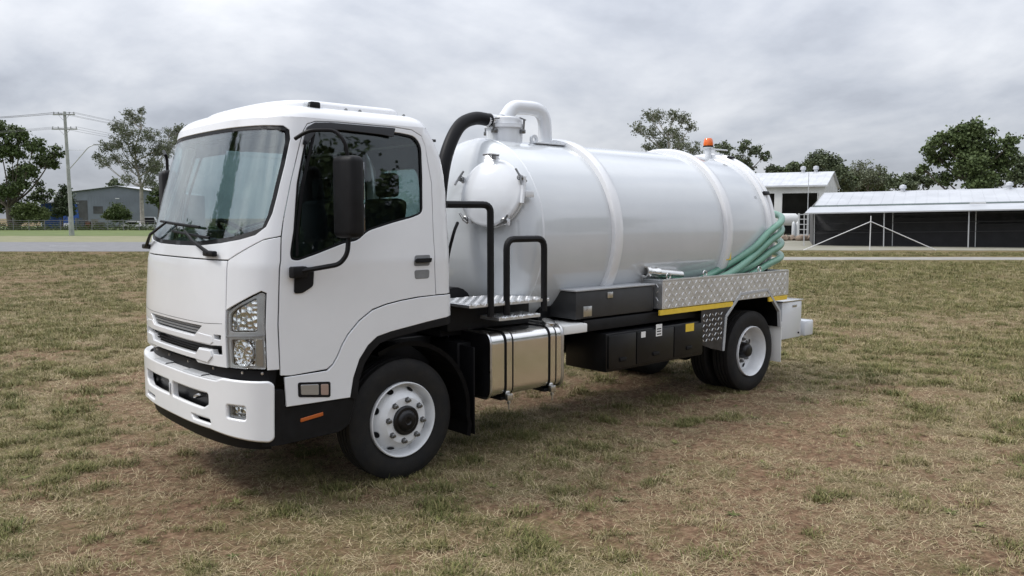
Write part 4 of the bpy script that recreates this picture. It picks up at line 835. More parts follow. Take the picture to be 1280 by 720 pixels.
# doors
def door(mr):
    d = panel('door', PAINT, truck, door_out, [win], th=.035, mirror=mr)
    gl = panel('side_window', SIDEG, d, inset(win, -.008), off=-.016, th=.004, h=.09, lip=.001, mirror=mr)
    panel('window_seal', TRIM, gl, inset(win, -.012), [inset(win, .016)], off=-.004, th=.010, lip=.002, mirror=mr)
    panel('quarter_bar', TRIM, gl, [(1.345, 1.82), (1.300, 2.02), (1.258, 2.33), (1.24, 2.70), (1.262, 2.70), (1.282, 2.33), (1.322, 2.02), (1.365, 1.83)], off=-.010, th=.012, mirror=mr)
    panel('weather_shield', mat('smoked_acrylic', (.012, .012, .014), .12), d, rpoly([(1.175, 2.60), (1.17, 2.725), (1.22, 2.765), (1.35, 2.774), (1.90, 2.774), (1.90, 2.700), (1.80, 2.712), (1.45, 2.724), (1.26, 2.712), (1.205, 2.60)], .012), off=.018, th=.005, mirror=mr)
    panel('handle_recess', GREYP, d, rpoly([(2.345, 1.80), (2.495, 1.80), (2.50, 1.715), (2.35, 1.715)], .02), off=.0015, th=.02, lip=.001, mirror=mr)
    panel('door_handle', BLACK, d, rpoly([(2.348, 1.775), (2.50, 1.775), (2.50, 1.742), (2.348, 1.742)], .012), off=.028, th=.02, mirror=mr)
    panel('lock_cover', GREYP, d, rpoly([(2.355, 1.685), (2.50, 1.685), (2.50, 1.615), (2.365, 1.615)], .02), off=.003, th=.02, lip=.002, mirror=mr)
    panel('mirror_bracket_cover', BLACK, d, rpoly([(1.34, 1.745), (1.49, 1.745), (1.49, 1.61), (1.41, 1.565), (1.345, 1.565)], .02), off=.012, th=.02, mirror=mr)
both(door)
def trim_(mr):
    di = [(u+.01 if u < 1.4 else u, z) for u, z in door_out]
    panel('door_trim', DASH, truck, inset(di, .012), [inset(win, -.02)], off=-.042, th=.012, mirror=mr, h=.1, lip=.001)
both(trim_)
for sg_ in (1, -1):
    q_ = [(CAB.edge_x(-.30, 1.5), 1.5), (e_(1.5)-.01, 1.5), (e_(2.7)-.01, 2.7), (CAB.edge_x(-.20, 2.7), 2.7)]
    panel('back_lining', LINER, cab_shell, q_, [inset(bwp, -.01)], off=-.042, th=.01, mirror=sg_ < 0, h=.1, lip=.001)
# front fenders (the arch panels below the doors)
fen_in = [(2.755, 1.30), (2.50, 1.272), (2.153, 1.225), (2.032, 1.199), (1.95, 1.14), (1.876, 1.044), (1.82, .91), (1.789, .768)]
def fender(mr):
    o = [(1.285, .775), (1.281, .985)]+shift([(1.61, .995)]+arch_line[::-1][1:], G_*.5, -G_)+[(2.578, 1.474), (2.74, 1.474)]+fen_in
    fd = panel('fender', PAINT, truck, o, th=.03, mirror=mr, off=.006)
    lamp = rpoly([(1.374, .938), (1.63, .910), (1.625, .795), (1.372, .832)], .018)
    sl = panel('side_lamp', BLACK, fd, lamp, off=.012, th=.02, mirror=mr)
    panel('lamp_lens', mat('clear_lamp_face', (.42, .42, .43), .12, metal=.6), sl, rpoly([(1.392, .920), (1.535, .905), (1.532, .825), (1.392, .845)], .012), off=.0145, th=.01, mirror=mr); panel('lamp_lens', mat('amber_lamp_face', (.40, .30, .26), .2, metal=.3), sl, rpoly([(1.548, .903), (1.612, .896), (1.609, .813), (1.546, .822)], .012), off=.0145, th=.01, mirror=mr)
    io = fen_in; ii_ = [(2.76, 1.235), (2.50, 1.212), (2.165, 1.170), (2.06, 1.145), (1.99, 1.09), (1.925, 1.01), (1.873, .89), (1.845, .74)]
    panel('arch_trim', BLACK, fd, shift(io, .002, -.004)+ii_[::-1], off=.004, th=.06, mirror=mr)
    sp = panel('sill_panel', BLACK, truck, rpoly([(1.10, .50), (1.10, .90), (1.275, .90), (1.281, .768), (1.84, .760), (1.83, .70), (1.78, .56), (1.70, .52)], .02), off=-.012, th=.08, mirror=mr)
    panel('side_reflector', ORANGE, sp, rpoly([(1.39, .672), (1.57, .692), (1.57, .664), (1.39, .644)], .006), off=-.006, th=.012, mirror=mr)
both(fender)
# bumper
BUM = Skin([1.46]*8, [1.14]*8)
us1 = rpoly([(-.65, .842), (-.035, .842), (-.035, .735), (-.58, .732), (-.65, .765)], .02); us2 = mir(us1)
lsl = rpoly([(.39, .657), (.66, .657), (.675, .630), (.42, .630)], .008); fogh = rpoly([(.868, .790), (1.032, .790), (1.032, .698), (.868, .703)], .015)
bo = rpoly([(-1.235, .56), (-1.20, .538), (-.95, .560), (-.66, .585), (.66, .585), (.95, .560), (1.20, .538), (1.235, .56), (1.245, .94), (1.21, .970), (.82, .976), (.76, .955), (-.76, .955), (-.82, .976), (-1.21, .970), (-1.245, .94)], .02)
bump = panel('bumper', BUMPW, truck, bo, [us1, us2, lsl, mir(lsl), fogh, mir(fogh)], th=.05, skin=BUM, lip=.012)
panel('bumper_backing', DBLACK, bump, [(-1.20, .57), (1.20, .57), (1.20, .93), (-1.20, .93)], off=-.09, th=.01, skin=BUM, h=.12)
# step along the top of the bumper with two grey tread pads
def step_top(bm):
    us_ = np.linspace(-.80, .80, 41); a = [BUM.p(u, .955)-BUM.nrm(u, .955)*.006 for u in us_]; b = [p-Vector((.115, 0, -.006)) for p in a]
    va = [bm.verts.new(p) for p in a]; vb = [bm.verts.new(p) for p in b]; vc = [bm.verts.new(p-Vector((0, 0, .05))) for p in b]
    for i in range(40): bm.faces.new((va[i], va[i+1], vb[i+1], vb[i])); bm.faces.new((vb[i], vb[i+1], vc[i+1], vc[i]))
part('bumper_top', BUMPW, bump, step_top)
def pad(u0, u1):
    def f_(bm):
        us_ = np.linspace(u0, u1, 12); va = [bm.verts.new(BUM.p(u, .955)+Vector((-.014, 0, .010))) for u in us_]; vb = [bm.verts.new(BUM.p(u, .955)+Vector((-.10, 0, .012))) for u in us_]; vd = [bm.verts.new(BUM.p(u, .955)+Vector((-.006, 0, -.002))) for u in us_]
        for i in range(11): bm.faces.new((va[i], va[i+1], vb[i+1], vb[i])); bm.faces.new((vd[i], vd[i+1], va[i+1], va[i]))
    part('step_pad', LGREY, bump, f_)
pad(-.40, -.12); pad(.24, .55)
for mr in (False, True):
    f1 = panel('fog_lamp', GREYP, bump, inset(fogh, -.004), [rpoly([(.885, .778), (1.016, .778), (1.016, .712), (.885, .716)], .012)], off=-.03, th=.02, skin=BUM, mirror=mr)
    panel('fog_reflector', FACET, f1, inset(fogh, .004), off=-.055, th=.006, skin=BUM, mirror=mr, h=.02); panel('fog_lens', LENSG, f1, inset(fogh, .006), off=-.022, th=.003, skin=BUM, mirror=mr)
part('lower_valance', BLACK, truck, lambda bm: [loft(bm, [[tuple(BUM.p(u, z)-BUM.nrm(u, z)*d) for u in np.linspace(-1.22, 1.22, 50)]+[tuple(BUM.p(u, z)-BUM.nrm(u, z)*(d+.03)) for u in np.linspace(1.22, -1.22, 50)] for z, d in ((.60, .055), (.50, .07), (.475, .075))])])
part('tow_hook', STEEL, bump, lambda bm: add_tube(bm, fillet([(1.33, .42, .79), (1.405, .42, .80), (1.415, .36, .77), (1.35, .34, .765)], .02), .012, 8))
part('number_plate_bracket', LGREY, bump, lambda bm: add_box(bm, (1.462, -.012, .745), (1.468, .012, .83), .002))
# mirrors
MX = .965
def mirror_(sy):
    h = part('mirror', BLACK, truck, lambda bm: add_box(bm, (-.065, -.115, -.285), (.065, .115, .285), .045, 4)); h.location = (.66 if sy > 0 else MX, sy*1.335, 2.235); h.rotation_euler.z = R(8)*sy
    part('mirror_glass', CHROME, h, lambda bm: add_box(bm, (-.069, -.09, -.02), (-.0655, .09, .24), .002)); part('mirror_glass', CHROME, h, lambda bm: add_box(bm, (-.069, -.09, -.24), (-.0655, .09, -.05), .002))
    if sy < 0:
        part('mirror_arm', BLACK, h, lambda bm: add_tube(bm, fillet([(.06, .26, .40), (.04, .06, .46), (0, 0, .40), (0, 0, .26)], .06), .014, 8)); part('mirror_arm', BLACK, h, lambda bm: add_tube(bm, fillet([(.04, .22, -.47), (.02, .04, -.46), (0, 0, -.38), (0, 0, -.25)], .06), .014, 8)); return
    part('mirror_arm', BLACK, h, lambda bm: add_tube(bm, fillet([(.24, -sy*.27, .40), (.20, -sy*.17, .455), (.06, -sy*.06, .46), (.02, 0, .38), (0, 0, .27)], .06), .014, 8))
    part('mirror_arm', BLACK, h, lambda bm: add_tube(bm, fillet([(0, 0, -.25), (.02, 0, -.40), (.05, -sy*.05, -.47), (.28, -sy*.205, -.515)], .05), .017, 8))
    part('mirror_arm_foot', BLACK, h, lambda bm: add_box(bm, (.22, -sy*.21-.03, -.56), (.34, -sy*.21+.03, -.48), .012))
mirror_(1); mirror_(-1)
# cab inside: seats, dash, steering wheel on the right hand side
def seat(sy):
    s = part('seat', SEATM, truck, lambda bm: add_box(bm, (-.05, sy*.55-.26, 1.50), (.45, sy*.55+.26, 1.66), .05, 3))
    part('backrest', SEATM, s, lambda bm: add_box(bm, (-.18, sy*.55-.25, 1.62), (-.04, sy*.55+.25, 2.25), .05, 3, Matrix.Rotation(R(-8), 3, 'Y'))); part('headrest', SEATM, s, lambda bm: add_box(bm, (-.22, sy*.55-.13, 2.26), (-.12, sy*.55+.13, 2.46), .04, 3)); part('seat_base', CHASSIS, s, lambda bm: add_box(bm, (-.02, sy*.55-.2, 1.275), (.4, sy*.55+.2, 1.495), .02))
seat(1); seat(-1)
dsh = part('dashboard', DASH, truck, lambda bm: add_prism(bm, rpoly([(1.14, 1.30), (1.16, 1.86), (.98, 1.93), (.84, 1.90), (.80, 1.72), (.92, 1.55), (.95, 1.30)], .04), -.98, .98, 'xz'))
part('instrument_hood', DASH, dsh, lambda bm: add_box(bm, (.80, -.85, 1.88), (1.02, -.38, 1.99), .04))
sw = part('steering_wheel', TRIM, truck, lambda bm: add_tube(bm, [Vector((.62, -.58, 1.93))+Matrix.Rotation(R(-38), 3, 'Y') @ Vector((.225*math.cos(a), .225*math.sin(a), 0)) for a in np.linspace(0, 2*math.pi, 33)[:-1]], .018, 8, closed=True))
part('steering_hub', TRIM, sw, lambda bm: (add_tube(bm, [(.62, -.58, 1.93), (.80, -.58, 1.70)], .05, 10), add_tube(bm, [(.62, -.80, 1.93), (.63, -.58, 1.91), (.62, -.36, 1.93)], .02, 8)))
part('sun_visor', LINER, truck, lambda bm: add_box(bm, (.90, .15, 2.60), (.93, .75, 2.69), .01)); part('sun_visor', LINER, truck, lambda bm: add_box(bm, (.90, -.75, 2.60), (.93, -.15, 2.69), .01))

# ------------------------------------------------------------------ wheels
ZC = .485; WB = 5.034
def wheel(loc, kind, sy):
    """axis along y, outer side +y before mirroring"""
    o = empty_wheel(kind); o.location = loc
    if sy < 0: o.rotation_euler.z = math.pi
    return o
def tyre_prof(w, ro, ri):
    h = w/2; return [(-h*.72, ri), (-h*.95, ri+.03), (-h, (ro+ri)/2), (-h*.96, ro-.05), (-h*.86, ro-.012), (-h*.78, ro), (-h*.42, ro+.001), (-h*.40, ro-.012), (-h*.32, ro-.012), (-h*.30, ro+.002), (-h*.06, ro+.002), (-h*.04, ro-.012), (h*.04, ro-.012), (h*.06, ro+.002), (h*.30, ro+.002), (h*.32, ro-.012), (h*.40, ro-.012), (h*.42, ro+.001), (h*.78, ro), (h*.86, ro-.012), (h*.96, ro-.05), (h, (ro+ri)/2+.02), (h*.985, (ro+ri)/2-.03), (h*.95, ri+.035), (h*.90, ri+.012), (h*.72, ri)]
def tread_blocks(bm, w, ro):
    for k in range(60):
        a = 2*math.pi*k/60
        for s in (-1, 1):
            c = Vector((math.cos(a)*(ro-.010), s*w*.40, math.sin(a)*(ro-.010))); t = bmesh.new(); bmesh.ops.create_cube(t, size=1); bmesh.ops.scale(t, vec=(.022, w*.16, .032), verts=t.verts); bmesh.ops.transform(t, matrix=Matrix.Translation(c) @ Matrix.Rotation(-a, 4, 'Y'), verts=t.verts)
            for v in t.verts: pass
            merge(bm, t)
TY = {}
def empty_wheel(kind):
    rim_p = {'front': [(.030, .303), (.036, .296), (.026, .288), (.005, .281), (-.045, .277), (-.060, .269), (-.055, .258), (.0, .225), (.034, .197), (.046, .182), (.048, .12), (.045, .0)],
             'rear': [(.030, .303), (.036, .296), (.026, .288), (.0, .278), (-.06, .268), (-.13, .262), (-.150, .245), (-.140, .215), (-.120, .17), (-.115, .12), (-.115, .0)]}[kind]
    if kind in TY:
        pass
    w = bpy.data.objects.new('wheel', None) if False else None
    if kind not in TY:
        bm = B(); add_lathe(bm, rim_p+[(-.16, 0), (-.19, .25), (-.2, .29), (-.195, .303)], (0, 0, 0), (0, 1, 0), 64, closed=True); bmesh.ops.recalc_face_normals(bm, faces=bm.faces)
        rim = fin(bm, 'wheel', RIMW, truck, 32)
        bm = B(); tw = .255; add_lathe(bm, [(h-.10, r) for h, r in tyre_prof(tw, ZC, .300)], (0, 0, 0), (0, 1, 0), 96); fin(bm, 'tyre', RUBBER, rim, 30)
        nn_ = 8
        hole_r = .2425 if kind == 'front' else .213
        for k in range(8):
            a = 2*math.pi*(k+.5)/8
            y0 = -.029 if kind == 'front' else -.1395
            nvec = Vector((math.cos(a)*(.857 if kind == 'front' else .22), .515 if kind == 'front' else .97, math.sin(a)*(.857 if kind == 'front' else .22))).normalized()
            cc = Vector((math.cos(a)*hole_r, y0, math.sin(a)*hole_r))+nvec*.005
            bm = B(); tq = Matrix.Translation(cc) @ nvec.to_track_quat('Z', 'Y').to_matrix().to_4x4()
            bmesh.ops.create_circle(bm, cap_ends=True, segments=18, radius=.0285 if kind == 'front' else .029, matrix=tq @ Matrix.Diagonal((1.0, 1.0, 1, 1)))
            fin(bm, 'hand_hole', TRIM, rim, 0)
        for k in range(nn_):
            a = 2*math.pi*k/nn_+.12; rb = .163 if kind == 'front' else .135; y0 = .047 if kind == 'front' else -.116
            part('wheel_nut', NUT, rim, lambda bm: (add_lathe(bm, [(0, .025), (.006, .025), (.006, .019), (.028, .019), (.032, .011), (.044, .011), (.046, 0)], (math.cos(a)*rb, y0, math.sin(a)*rb), (0, 1, 0), 6)), 25)
        if kind == 'front': part('hub', DBLACK, rim, lambda bm: add_lathe(bm, [(.04, .120), (.062, .117), (.070, .107), (.070, .085), (.085, .075), (.092, .06), (.092, .03), (.084, .022), (.082, 0)], (0, 0, 0), (0, 1, 0), 32))
        else: part('hub', DBLACK, rim, lambda bm: add_lathe(bm, [(-.12, .10), (-.06, .095), (-.03, .085), (-.01, .07), (-.005, .06), (-.005, 0)], (0, 0, 0), (0, 1, 0), 32)); part('brake_drum', CHASSIS, rim, lambda bm: add_lathe(bm, [(-.19, .0), (-.19, .21), (-.34, .21), (-.34, 0)], (0, 0, 0), (0, 1, 0), 32))
        TY[kind] = [rim, False]
    r_, used = TY[kind]
    if not used: TY[kind][1] = True; return r_
    return copy_tree(r_, truck)
YWH = .985
wheel((0, YWH, ZC), 'front', 1); wheel((0, -YWH, ZC), 'front', -1)
wheel((-WB, YWH, ZC), 'rear', 1); wheel((-WB, -YWH, ZC), 'rear', -1)
def inner_tyre(sy):
    bm = B(); add_lathe(bm, tyre_prof(.255, ZC, .300), (0, 0, 0), (0, 1, 0), 72); o = fin(bm, 'inner_tyre', RUBBER, truck, 30); o.location = (-WB, sy*.565, ZC); part('inner_rim', RIMW, o, lambda bm: add_lathe(bm, [(-.12, .303), (-.05, .27), (.1, .27), (.12, .303)], (0, 0, 0), (0, 1, 0), 32))
inner_tyre(1); inner_tyre(-1)
# axles, chassis rails, crossmembers
part('front_axle', CHASSIS, truck, lambda bm: (add_box(bm, (-.06, -.80, .40), (.06, .80, .52), .02), add_box(bm, (-.12, .72, .30), (.12, .80, .66), .03), add_box(bm, (-.12, -.80, .30), (.12, -.72, .66), .03)))
part('rear_axle', CHASSIS, truck, lambda bm: (add_tube(bm, [(-WB, -.75, ZC), (-WB, .75, ZC)], .10, 14), add_lathe(bm, [(-.22, .05), (-.18, .17), (0, .24), (.18, .17), (.22, .05)], (-WB, 0, ZC), (1, 0, 0), 20)))
for sy in (1, -1):
    part('chassis_rail', CHASSIS, truck, lambda bm: add_box(bm, (-6.15, sy*.42-.035, .78), (1.05, sy*.42+.035, 1.04), .008))
    part('leaf_spring', CHASSIS, truck, lambda bm: [add_tube(bm, [(-.7+k*.06, sy*.46, .60+k*0), (0, sy*.46, .53-k*.018), (.7-k*.06, sy*.46, .60)], .03, 6) for k in range(3)]); part('leaf_spring', CHASSIS, truck, lambda bm: [add_tube(bm, [(-WB-.75+k*.07, sy*.46, .72), (-WB, sy*.46, .64-k*.02), (-WB+.75-k*.07, sy*.46, .72)], .03, 6) for k in range(3)])
for x in (-1.2, -2.6, -4.0, -5.9): part('crossmember', CHASSIS, truck, lambda bm: add_box(bm, (x-.05, -.385, .83), (x+.05, .385, 1.0)))
part('drive_shaft', CHASSIS, truck, lambda bm: add_tube(bm, [(-.9, 0, .75), (-WB+.2, 0, .52)], .055, 12)); part('engine', CHASSIS, truck, lambda bm: (add_box(bm, (-.75, -.34, .55), (.75, .34, 1.21), .06), add_box(bm, (-1.3, -.22, .55), (-.76, .22, .98), .08)))
# front mudguards behind the wheel
for sy in (1, -1):
    def mg(bm):
        ring = []
        for k in range(14):
            a = R(78+k*(118/13)) if False else R(65+k*9.3); r_ = .60; x = math.cos(a)*r_; z = ZC+math.sin(a)*r_
            ring.append((x, z))
        ring += [(-.615, .36), (-.60, .26)]
        for (x0_, z0_), (x1_, z1_) in zip(ring, ring[1:]):
            v = [bm.verts.new((x0_, sy*.70, z0_)), bm.verts.new((x0_, sy*1.06, z0_)), bm.verts.new((x1_, sy*1.06, z1_)), bm.verts.new((x1_, sy*.70, z1_))]; bm.faces.new(v)
            w_ = [bm.verts.new((x0_, sy*1.06, z0_)), bm.verts.new((x0_+.0, sy*1.06, z0_)+Vector((0, 0, 0)) if False else (x0_*1.06, sy*1.065, ZC+(z0_-ZC)*1.06)), bm.verts.new((x1_*1.06, sy*1.065, ZC+(z1_-ZC)*1.06)), bm.verts.new((x1_, sy*1.06, z1_))]; bm.faces.new(w_)
        bmesh.ops.solidify(bm, geom=list(bm.faces), thickness=.008)
    part('front_mudguard', BLACK, truck, mg)
    part('mudflap', TRIM, truck, lambda bm: add_box(bm, (-.70, sy*.88-.17, .25), (-.685, sy*.88+.17, 1.0), .004))
    part('air_tank', CHASSIS, truck, lambda bm: add_lathe(bm, [(-.2, 0), (-.18, .08), (-.14, .10), (.14, .10), (.18, .08), (.2, 0)], (-.74, sy*.62, .78), (0, 1, 0), 18))

# ------------------------------------------------------------------ fuel tank
FX0, FX1 = -1.70, -.83
ft = part('fuel_tank', ALLOY, truck, lambda bm: add_prism(bm, rpoly([(.52, .54), (1.10, .54), (1.10, 1.10), (.52, 1.10)], .10, 8), FX0, FX1, 'yz'), 30)
for x in (FX0, FX1): part('end_rim', STEEL, ft, lambda bm: add_tube(bm, [(x, a, b) for a, b in rpoly([(.515, .535), (1.105, .535), (1.105, 1.105), (.515, 1.105)], .10, 8)], .011, 6, closed=True))
part('end_plate', DBLACK, ft, lambda bm: add_prism(bm, rpoly([(.53, .55), (1.09, .55), (1.09, 1.09), (.53, 1.09)], .09, 8), FX1+.002, FX1+.008, 'yz'))
for x in (-1.04, -1.57):
    for w_, m, o_, nm in ((.052, TRIM, .003, 'strap_rubber'), (.030, ALLOY, .007, 'strap')):
        def strap(bm):
            prof = rpoly([(.515-o_, .535-o_), (1.10+o_, .54-o_), (1.10+o_, 1.10+o_), (.515-o_, 1.105+o_)], .10, 8); va = [[bm.verts.new((x+s*w_, a, b)) for a, b in prof] for s in (-1, 1)]; n = len(prof)
            for i in range(n): bm.faces.new((va[0][i], va[0][(i+1) % n], va[1][(i+1) % n], va[1][i]))
        part(nm, m, ft, strap)
    part('strap_bolt', STEEL, ft, lambda bm: (add_box(bm, (x-.03, 1.08, .50), (x+.03, 1.118, .56), .006), add_tube(bm, [(x, 1.10, .55), (x, 1.10, .42)], .009, 8), add_lathe(bm, [(0, .018), (.02, .018), (.02, 0)], (x, 1.10, .47), (0, 0, 1), 6)))
    part('tank_bracket', CHASSIS, ft, lambda bm: add_prism(bm, [(.42, .50), (1.06, .50), (1.06, .53), (.52, .53), (.515, 1.0), (.42, 1.0)], x-.06, x+.06, 'yz'))
part('filler_cap', STEEL, ft, lambda bm: add_lathe(bm, [(0, .055), (.03, .055), (.03, .062), (.055, .062), (.06, .04), (.06, 0)], (-1.62, .98, 1.09), (0, .35, 1), 24))
part('battery_box', BLACK, truck, lambda bm: add_box(bm, (-.82, .45, .62), (-.66, .86, 1.02), .02))

# ------------------------------------------------------------------ body: steps, boxes and deck beside the tank
def lozenges(bm, o, du, dv, nu, nv, step, n_):
    o = Vector(o); du = Vector(du).normalized(); dv = Vector(dv).normalized(); n_ = Vector(n_).normalized()
    for i in range(nu):
        for j in range(nv):
            c = o+du*step*(i+.5)+dv*step*(j+.5); s = 1 if (i+j) % 2 else -1; a = (du+dv*s).normalized()*step*.44; b = (du-dv*s).normalized()*step*.13
            q = [bm.verts.new(c+a), bm.verts.new(c+b), bm.verts.new(c-a), bm.verts.new(c-b)]; t1 = bm.verts.new(c+a*.5+n_*.0035); t2 = bm.verts.new(c-a*.5+n_*.0035)
            for f_ in ((q[0], q[1], t1), (q[1], t2, t1), (q[1], q[2], t2), (q[2], q[3], t2), (q[3], t1, t2), (q[3], q[0], t1)): bm.faces.new(f_)
def tread(name, m, parent, lo, hi, faces, step=.06):
    o = part(name, m, parent, lambda bm: add_box(bm, lo, hi, .004, 1), 0)
    def f_(bm):
        for fc_ in faces:
            lx, ly, lz = (hi[i]-lo[i] for i in range(3))
            if fc_ == 'y': lozenges(bm, (hi[0], hi[1]+.0004, lo[2]), (-1, 0, 0), (0, 0, 1), int(lx/step), max(1, int(lz/step)), step, (0, 1, 0))
            if fc_ == 'x': lozenges(bm, (hi[0]+.0004, lo[1], lo[2]), (0, 1, 0), (0, 0, 1), int(ly/step), max(1, int(lz/step)), step, (1, 0, 0))
            if fc_ == 'z': lozenges(bm, (lo[0], lo[1], hi[2]+.0004), (1, 0, 0), (0, 1, 0), int(lx/step), int(ly/step), step, (0, 0, 1))
        bmesh.ops.recalc_face_normals(bm, faces=bm.faces)
    p_ = part('tread_pattern', m, o, f_, 0); p_['kind'] = 'stuff'; return o
YD = 1.08
# black toolbox slung under the frame
tb = part('toolbox', DBLACK, truck, lambda bm: add_box(bm, (-3.95, .50, .57), (-2.35, 1.06, .955), .012))
for a, b in ((-3.93, -3.42), (-3.405, -2.80), (-2.785, -2.37)):
    dr = part('toolbox_door', DBLACK, tb, lambda bm: add_box(bm, (a, 1.063, .60), (b, 1.078, .935), .006)); part('latch', BLACK, dr, lambda bm: add_box(bm, ((a+b)/2-.05, 1.08, .66), ((a+b)/2+.05, 1.09, .70), .004))
part('sticker', WHITEP, tb, lambda bm: add_box(bm, (-2.93, 1.0785, .87), (-2.86, 1.0800, .93))); part('sticker', WHITEP, tb, lambda bm: add_box(bm, (-3.20, 1.0785, .86), (-3.10, 1.0800, .985))); part('sticker', YELLOW, tb, lambda bm: add_box(bm, (-3.76, 1.0785, .86), (-3.61, 1.0800, .945)))
for y_ in (.875, .905, .93): part('sticker_print', TRIM, tb, lambda bm: add_box(bm, (-3.185, 1.0801, y_), (-3.115, 1.0806, y_+.012)))
# pale end plate and rail above the toolbox
part('side_rail', CHASSIS, truck, lambda bm: add_box(bm, (-3.9, .56, .99), (-2.10, 1.00, 1.10), .008)); part('rail_end_plate', WHITEP, truck, lambda bm: add_box(bm, (-2.08, .60, 1.0), (-1.76, 1.06, 1.085), .01))
# equipment locker between step and deck
lk = part('equipment_locker', mat('charcoal_locker_paint', (.035, .036, .038), .45, var=.15, vscale=6), truck, lambda bm: add_box(bm, (-3.15, .55, 1.12), (-1.98, 1.00, 1.385), .012)); part('locker_lid', LGREY, lk, lambda bm: add_box(bm, (-3.16, .53, 1.388), (-1.96, 1.015, 1.405), .005)); part('locker_latch', STEEL, lk, lambda bm: add_box(bm, (-2.5, 1.001, 1.30), (-2.42, 1.012, 1.36), .004)); part('locker_latch', STEEL, lk, lambda bm: add_box(bm, (-2.2, 1.001, 1.14), (-2.08, 1.006, 1.24), .004))
# access steps behind the cab with black hand rails
pf = tread('access_platform', TREAD, truck, (-1.55, .50, 1.335), (-.62, 1.08, 1.365), ('z', 'y'), .05)
tread('access_step', TREAD, truck, (-1.42, .84, 1.205), (-.93, 1.10, 1.235), ('z', 'y'), .05)
part('step_side', CHASSIS, truck, lambda bm: add_box(bm, (-1.56, .45, 1.11), (-.60, .80, 1.33), .01))
BR = .030
part('hand_rail', BLACK, truck, lambda bm: add_tube(bm, fillet([(-.46, .98, 2.20), (-.85, 1.08, 2.20), (-.85, 1.08, 1.25)], .07), BR, 10)); part('hand_rail', BLACK, truck, lambda bm: add_tube(bm, fillet([(-1.04, 1.07, 1.25), (-1.04, 1.07, 1.905), (-1.49, 1.07, 1.905), (-1.49, 1.07, 1.25)], .09), BR, 10))
part('hydraulic_line', TRIM, truck, lambda bm: add_tube(bm, spline([(-.50, .90, 1.30), (-.50, .93, 1.70), (-.53, .98, 1.95), (-.60, .95, 2.05)], 5), .014, 7))
part('vacuum_pump', CHASSIS, truck, lambda bm: (add_lathe(bm, [(-.3, 0), (-.3, .2), (.3, .2), (.3, 0)], (-1.0, .1, 1.25), (0, 1, 0), 20), add_box(bm, (-1.5, -.7, 1.06), (-.6, .7, 1.14))))
# hose deck with tread plate edge
dk_ = tread('hose_deck', TREAD, truck, (-5.69, YD-.025, 1.135), (-3.228, YD, 1.43), ('y',), .058); tread('deck_front', TREAD, truck, (-3.225, .62, 1.135), (-3.20, YD, 1.43), ('x',), .07); part('deck_floor', TREAD, truck, lambda bm: add_box(bm, (-5.69, .55, 1.15), (-3.226, YD-.026, 1.175)), 0); part('deck_inner_wall', TREAD, truck, lambda bm: add_box(bm, (-5.69, .60, 1.18), (-3.226, .62, 1.36)), 0)
part('deck_lip', TREAD, truck, lambda bm: (add_box(bm, (-5.70, YD-.03, 1.431), (-3.19, YD+.006, 1.446)), add_box(bm, (-3.215, .62, 1.4315), (-3.19, YD-.032, 1.4465)), add_box(bm, (-5.72, .62, 1.14), (-5.692, YD, 1.44))), 0)
for x in (-3.3, -3.95, -5.05):
    part('rope_ring', STEEL, truck, lambda bm: add_tube(bm, [Vector((x+.032*math.cos(a), YD-.005, 1.478+.032*math.sin(a))) for a in np.linspace(0, 6.283, 17)[:-1]], .008, 6, closed=True))
part('marker_strip', YELLOW, truck, lambda bm: add_box(bm, (-4.50, YD-.02, 1.075), (-3.16, YD+.002, 1.128))); part('marker_strip', YELLOW, truck, lambda bm: add_box(bm, (-5.69, YD-.02, 1.075), (-5.28, YD+.002, 1.128)))
# angular rear wheel arch panels
for sy in (1, -1):
    yo = sy*(YD-.012)
    aw = part('rear_arch_panel', TREADB, truck, lambda bm: add_prism(bm, [(-3.90, .69), (-3.90, 1.071), (-4.54, 1.071), (-4.36, .97), (-4.325, .575), (-4.12, .62)], min(yo-sy*.006, yo+sy*.006), max(yo-sy*.006, yo+sy*.006), 'xz'), 0)
    lp = part('tread_pattern', TREAD, aw, lambda bm: (lozenges(bm, (-3.92, yo+sy*.0065, .70), (-1, 0, 0), (0, 0, 1), 7, 6, .056, (0, sy, 0)), bmesh.ops.recalc_face_normals(bm, faces=bm.faces)), 0); lp['kind'] = 'stuff'
    part('arch_edging', LGREY, truck, lambda bm: [add_box(bm, (Vector((a[0]+b[0], 0, a[1]+b[1]))/2)-Vector(((Vector(a)-Vector(b)).length/2, 0, .016))+Vector((0, yo-.02, 0)), (Vector((a[0]+b[0], 0, a[1]+b[1]))/2)+Vector(((Vector(a)-Vector(b)).length/2, 0, .016))+Vector((0, yo+(.018 if sy > 0 else .012), 0)), .002, 1, Matrix.Rotation(-math.atan2(b[1]-a[1], b[0]-a[0]), 3, 'Y')) for a, b in (((-4.33, .575), (-4.37, .965)), ((-4.37, .965), (-4.66, 1.205)), ((-4.66, 1.205), (-5.24, 1.222)), ((-5.24, 1.222), (-5.53, .945)), ((-5.53, .945), (-5.56, .74)))])
    def arch_top(bm):
        pr = [(-4.37, .965), (-4.66, 1.20), (-5.24, 1.217), (-5.53, .945), (-5.56, .74)]
        for a, b in zip(pr, pr[1:]): bm.faces.new([bm.verts.new((a[0], sy*.40, a[1])), bm.verts.new((a[0], sy*1.05, a[1])), bm.verts.new((b[0], sy*1.05, b[1])), bm.verts.new((b[0], sy*.40, b[1]))])
        bmesh.ops.solidify(bm, geom=list(bm.faces), thickness=.006)
    part('rear_mudguard', CHASSIS, truck, arch_top)
    part('rear_mudflap', WHITEP, truck, lambda bm: add_box(bm, (-5.625, sy*.80-.26, .29), (-5.612, sy*.80+.26, .80), .004))
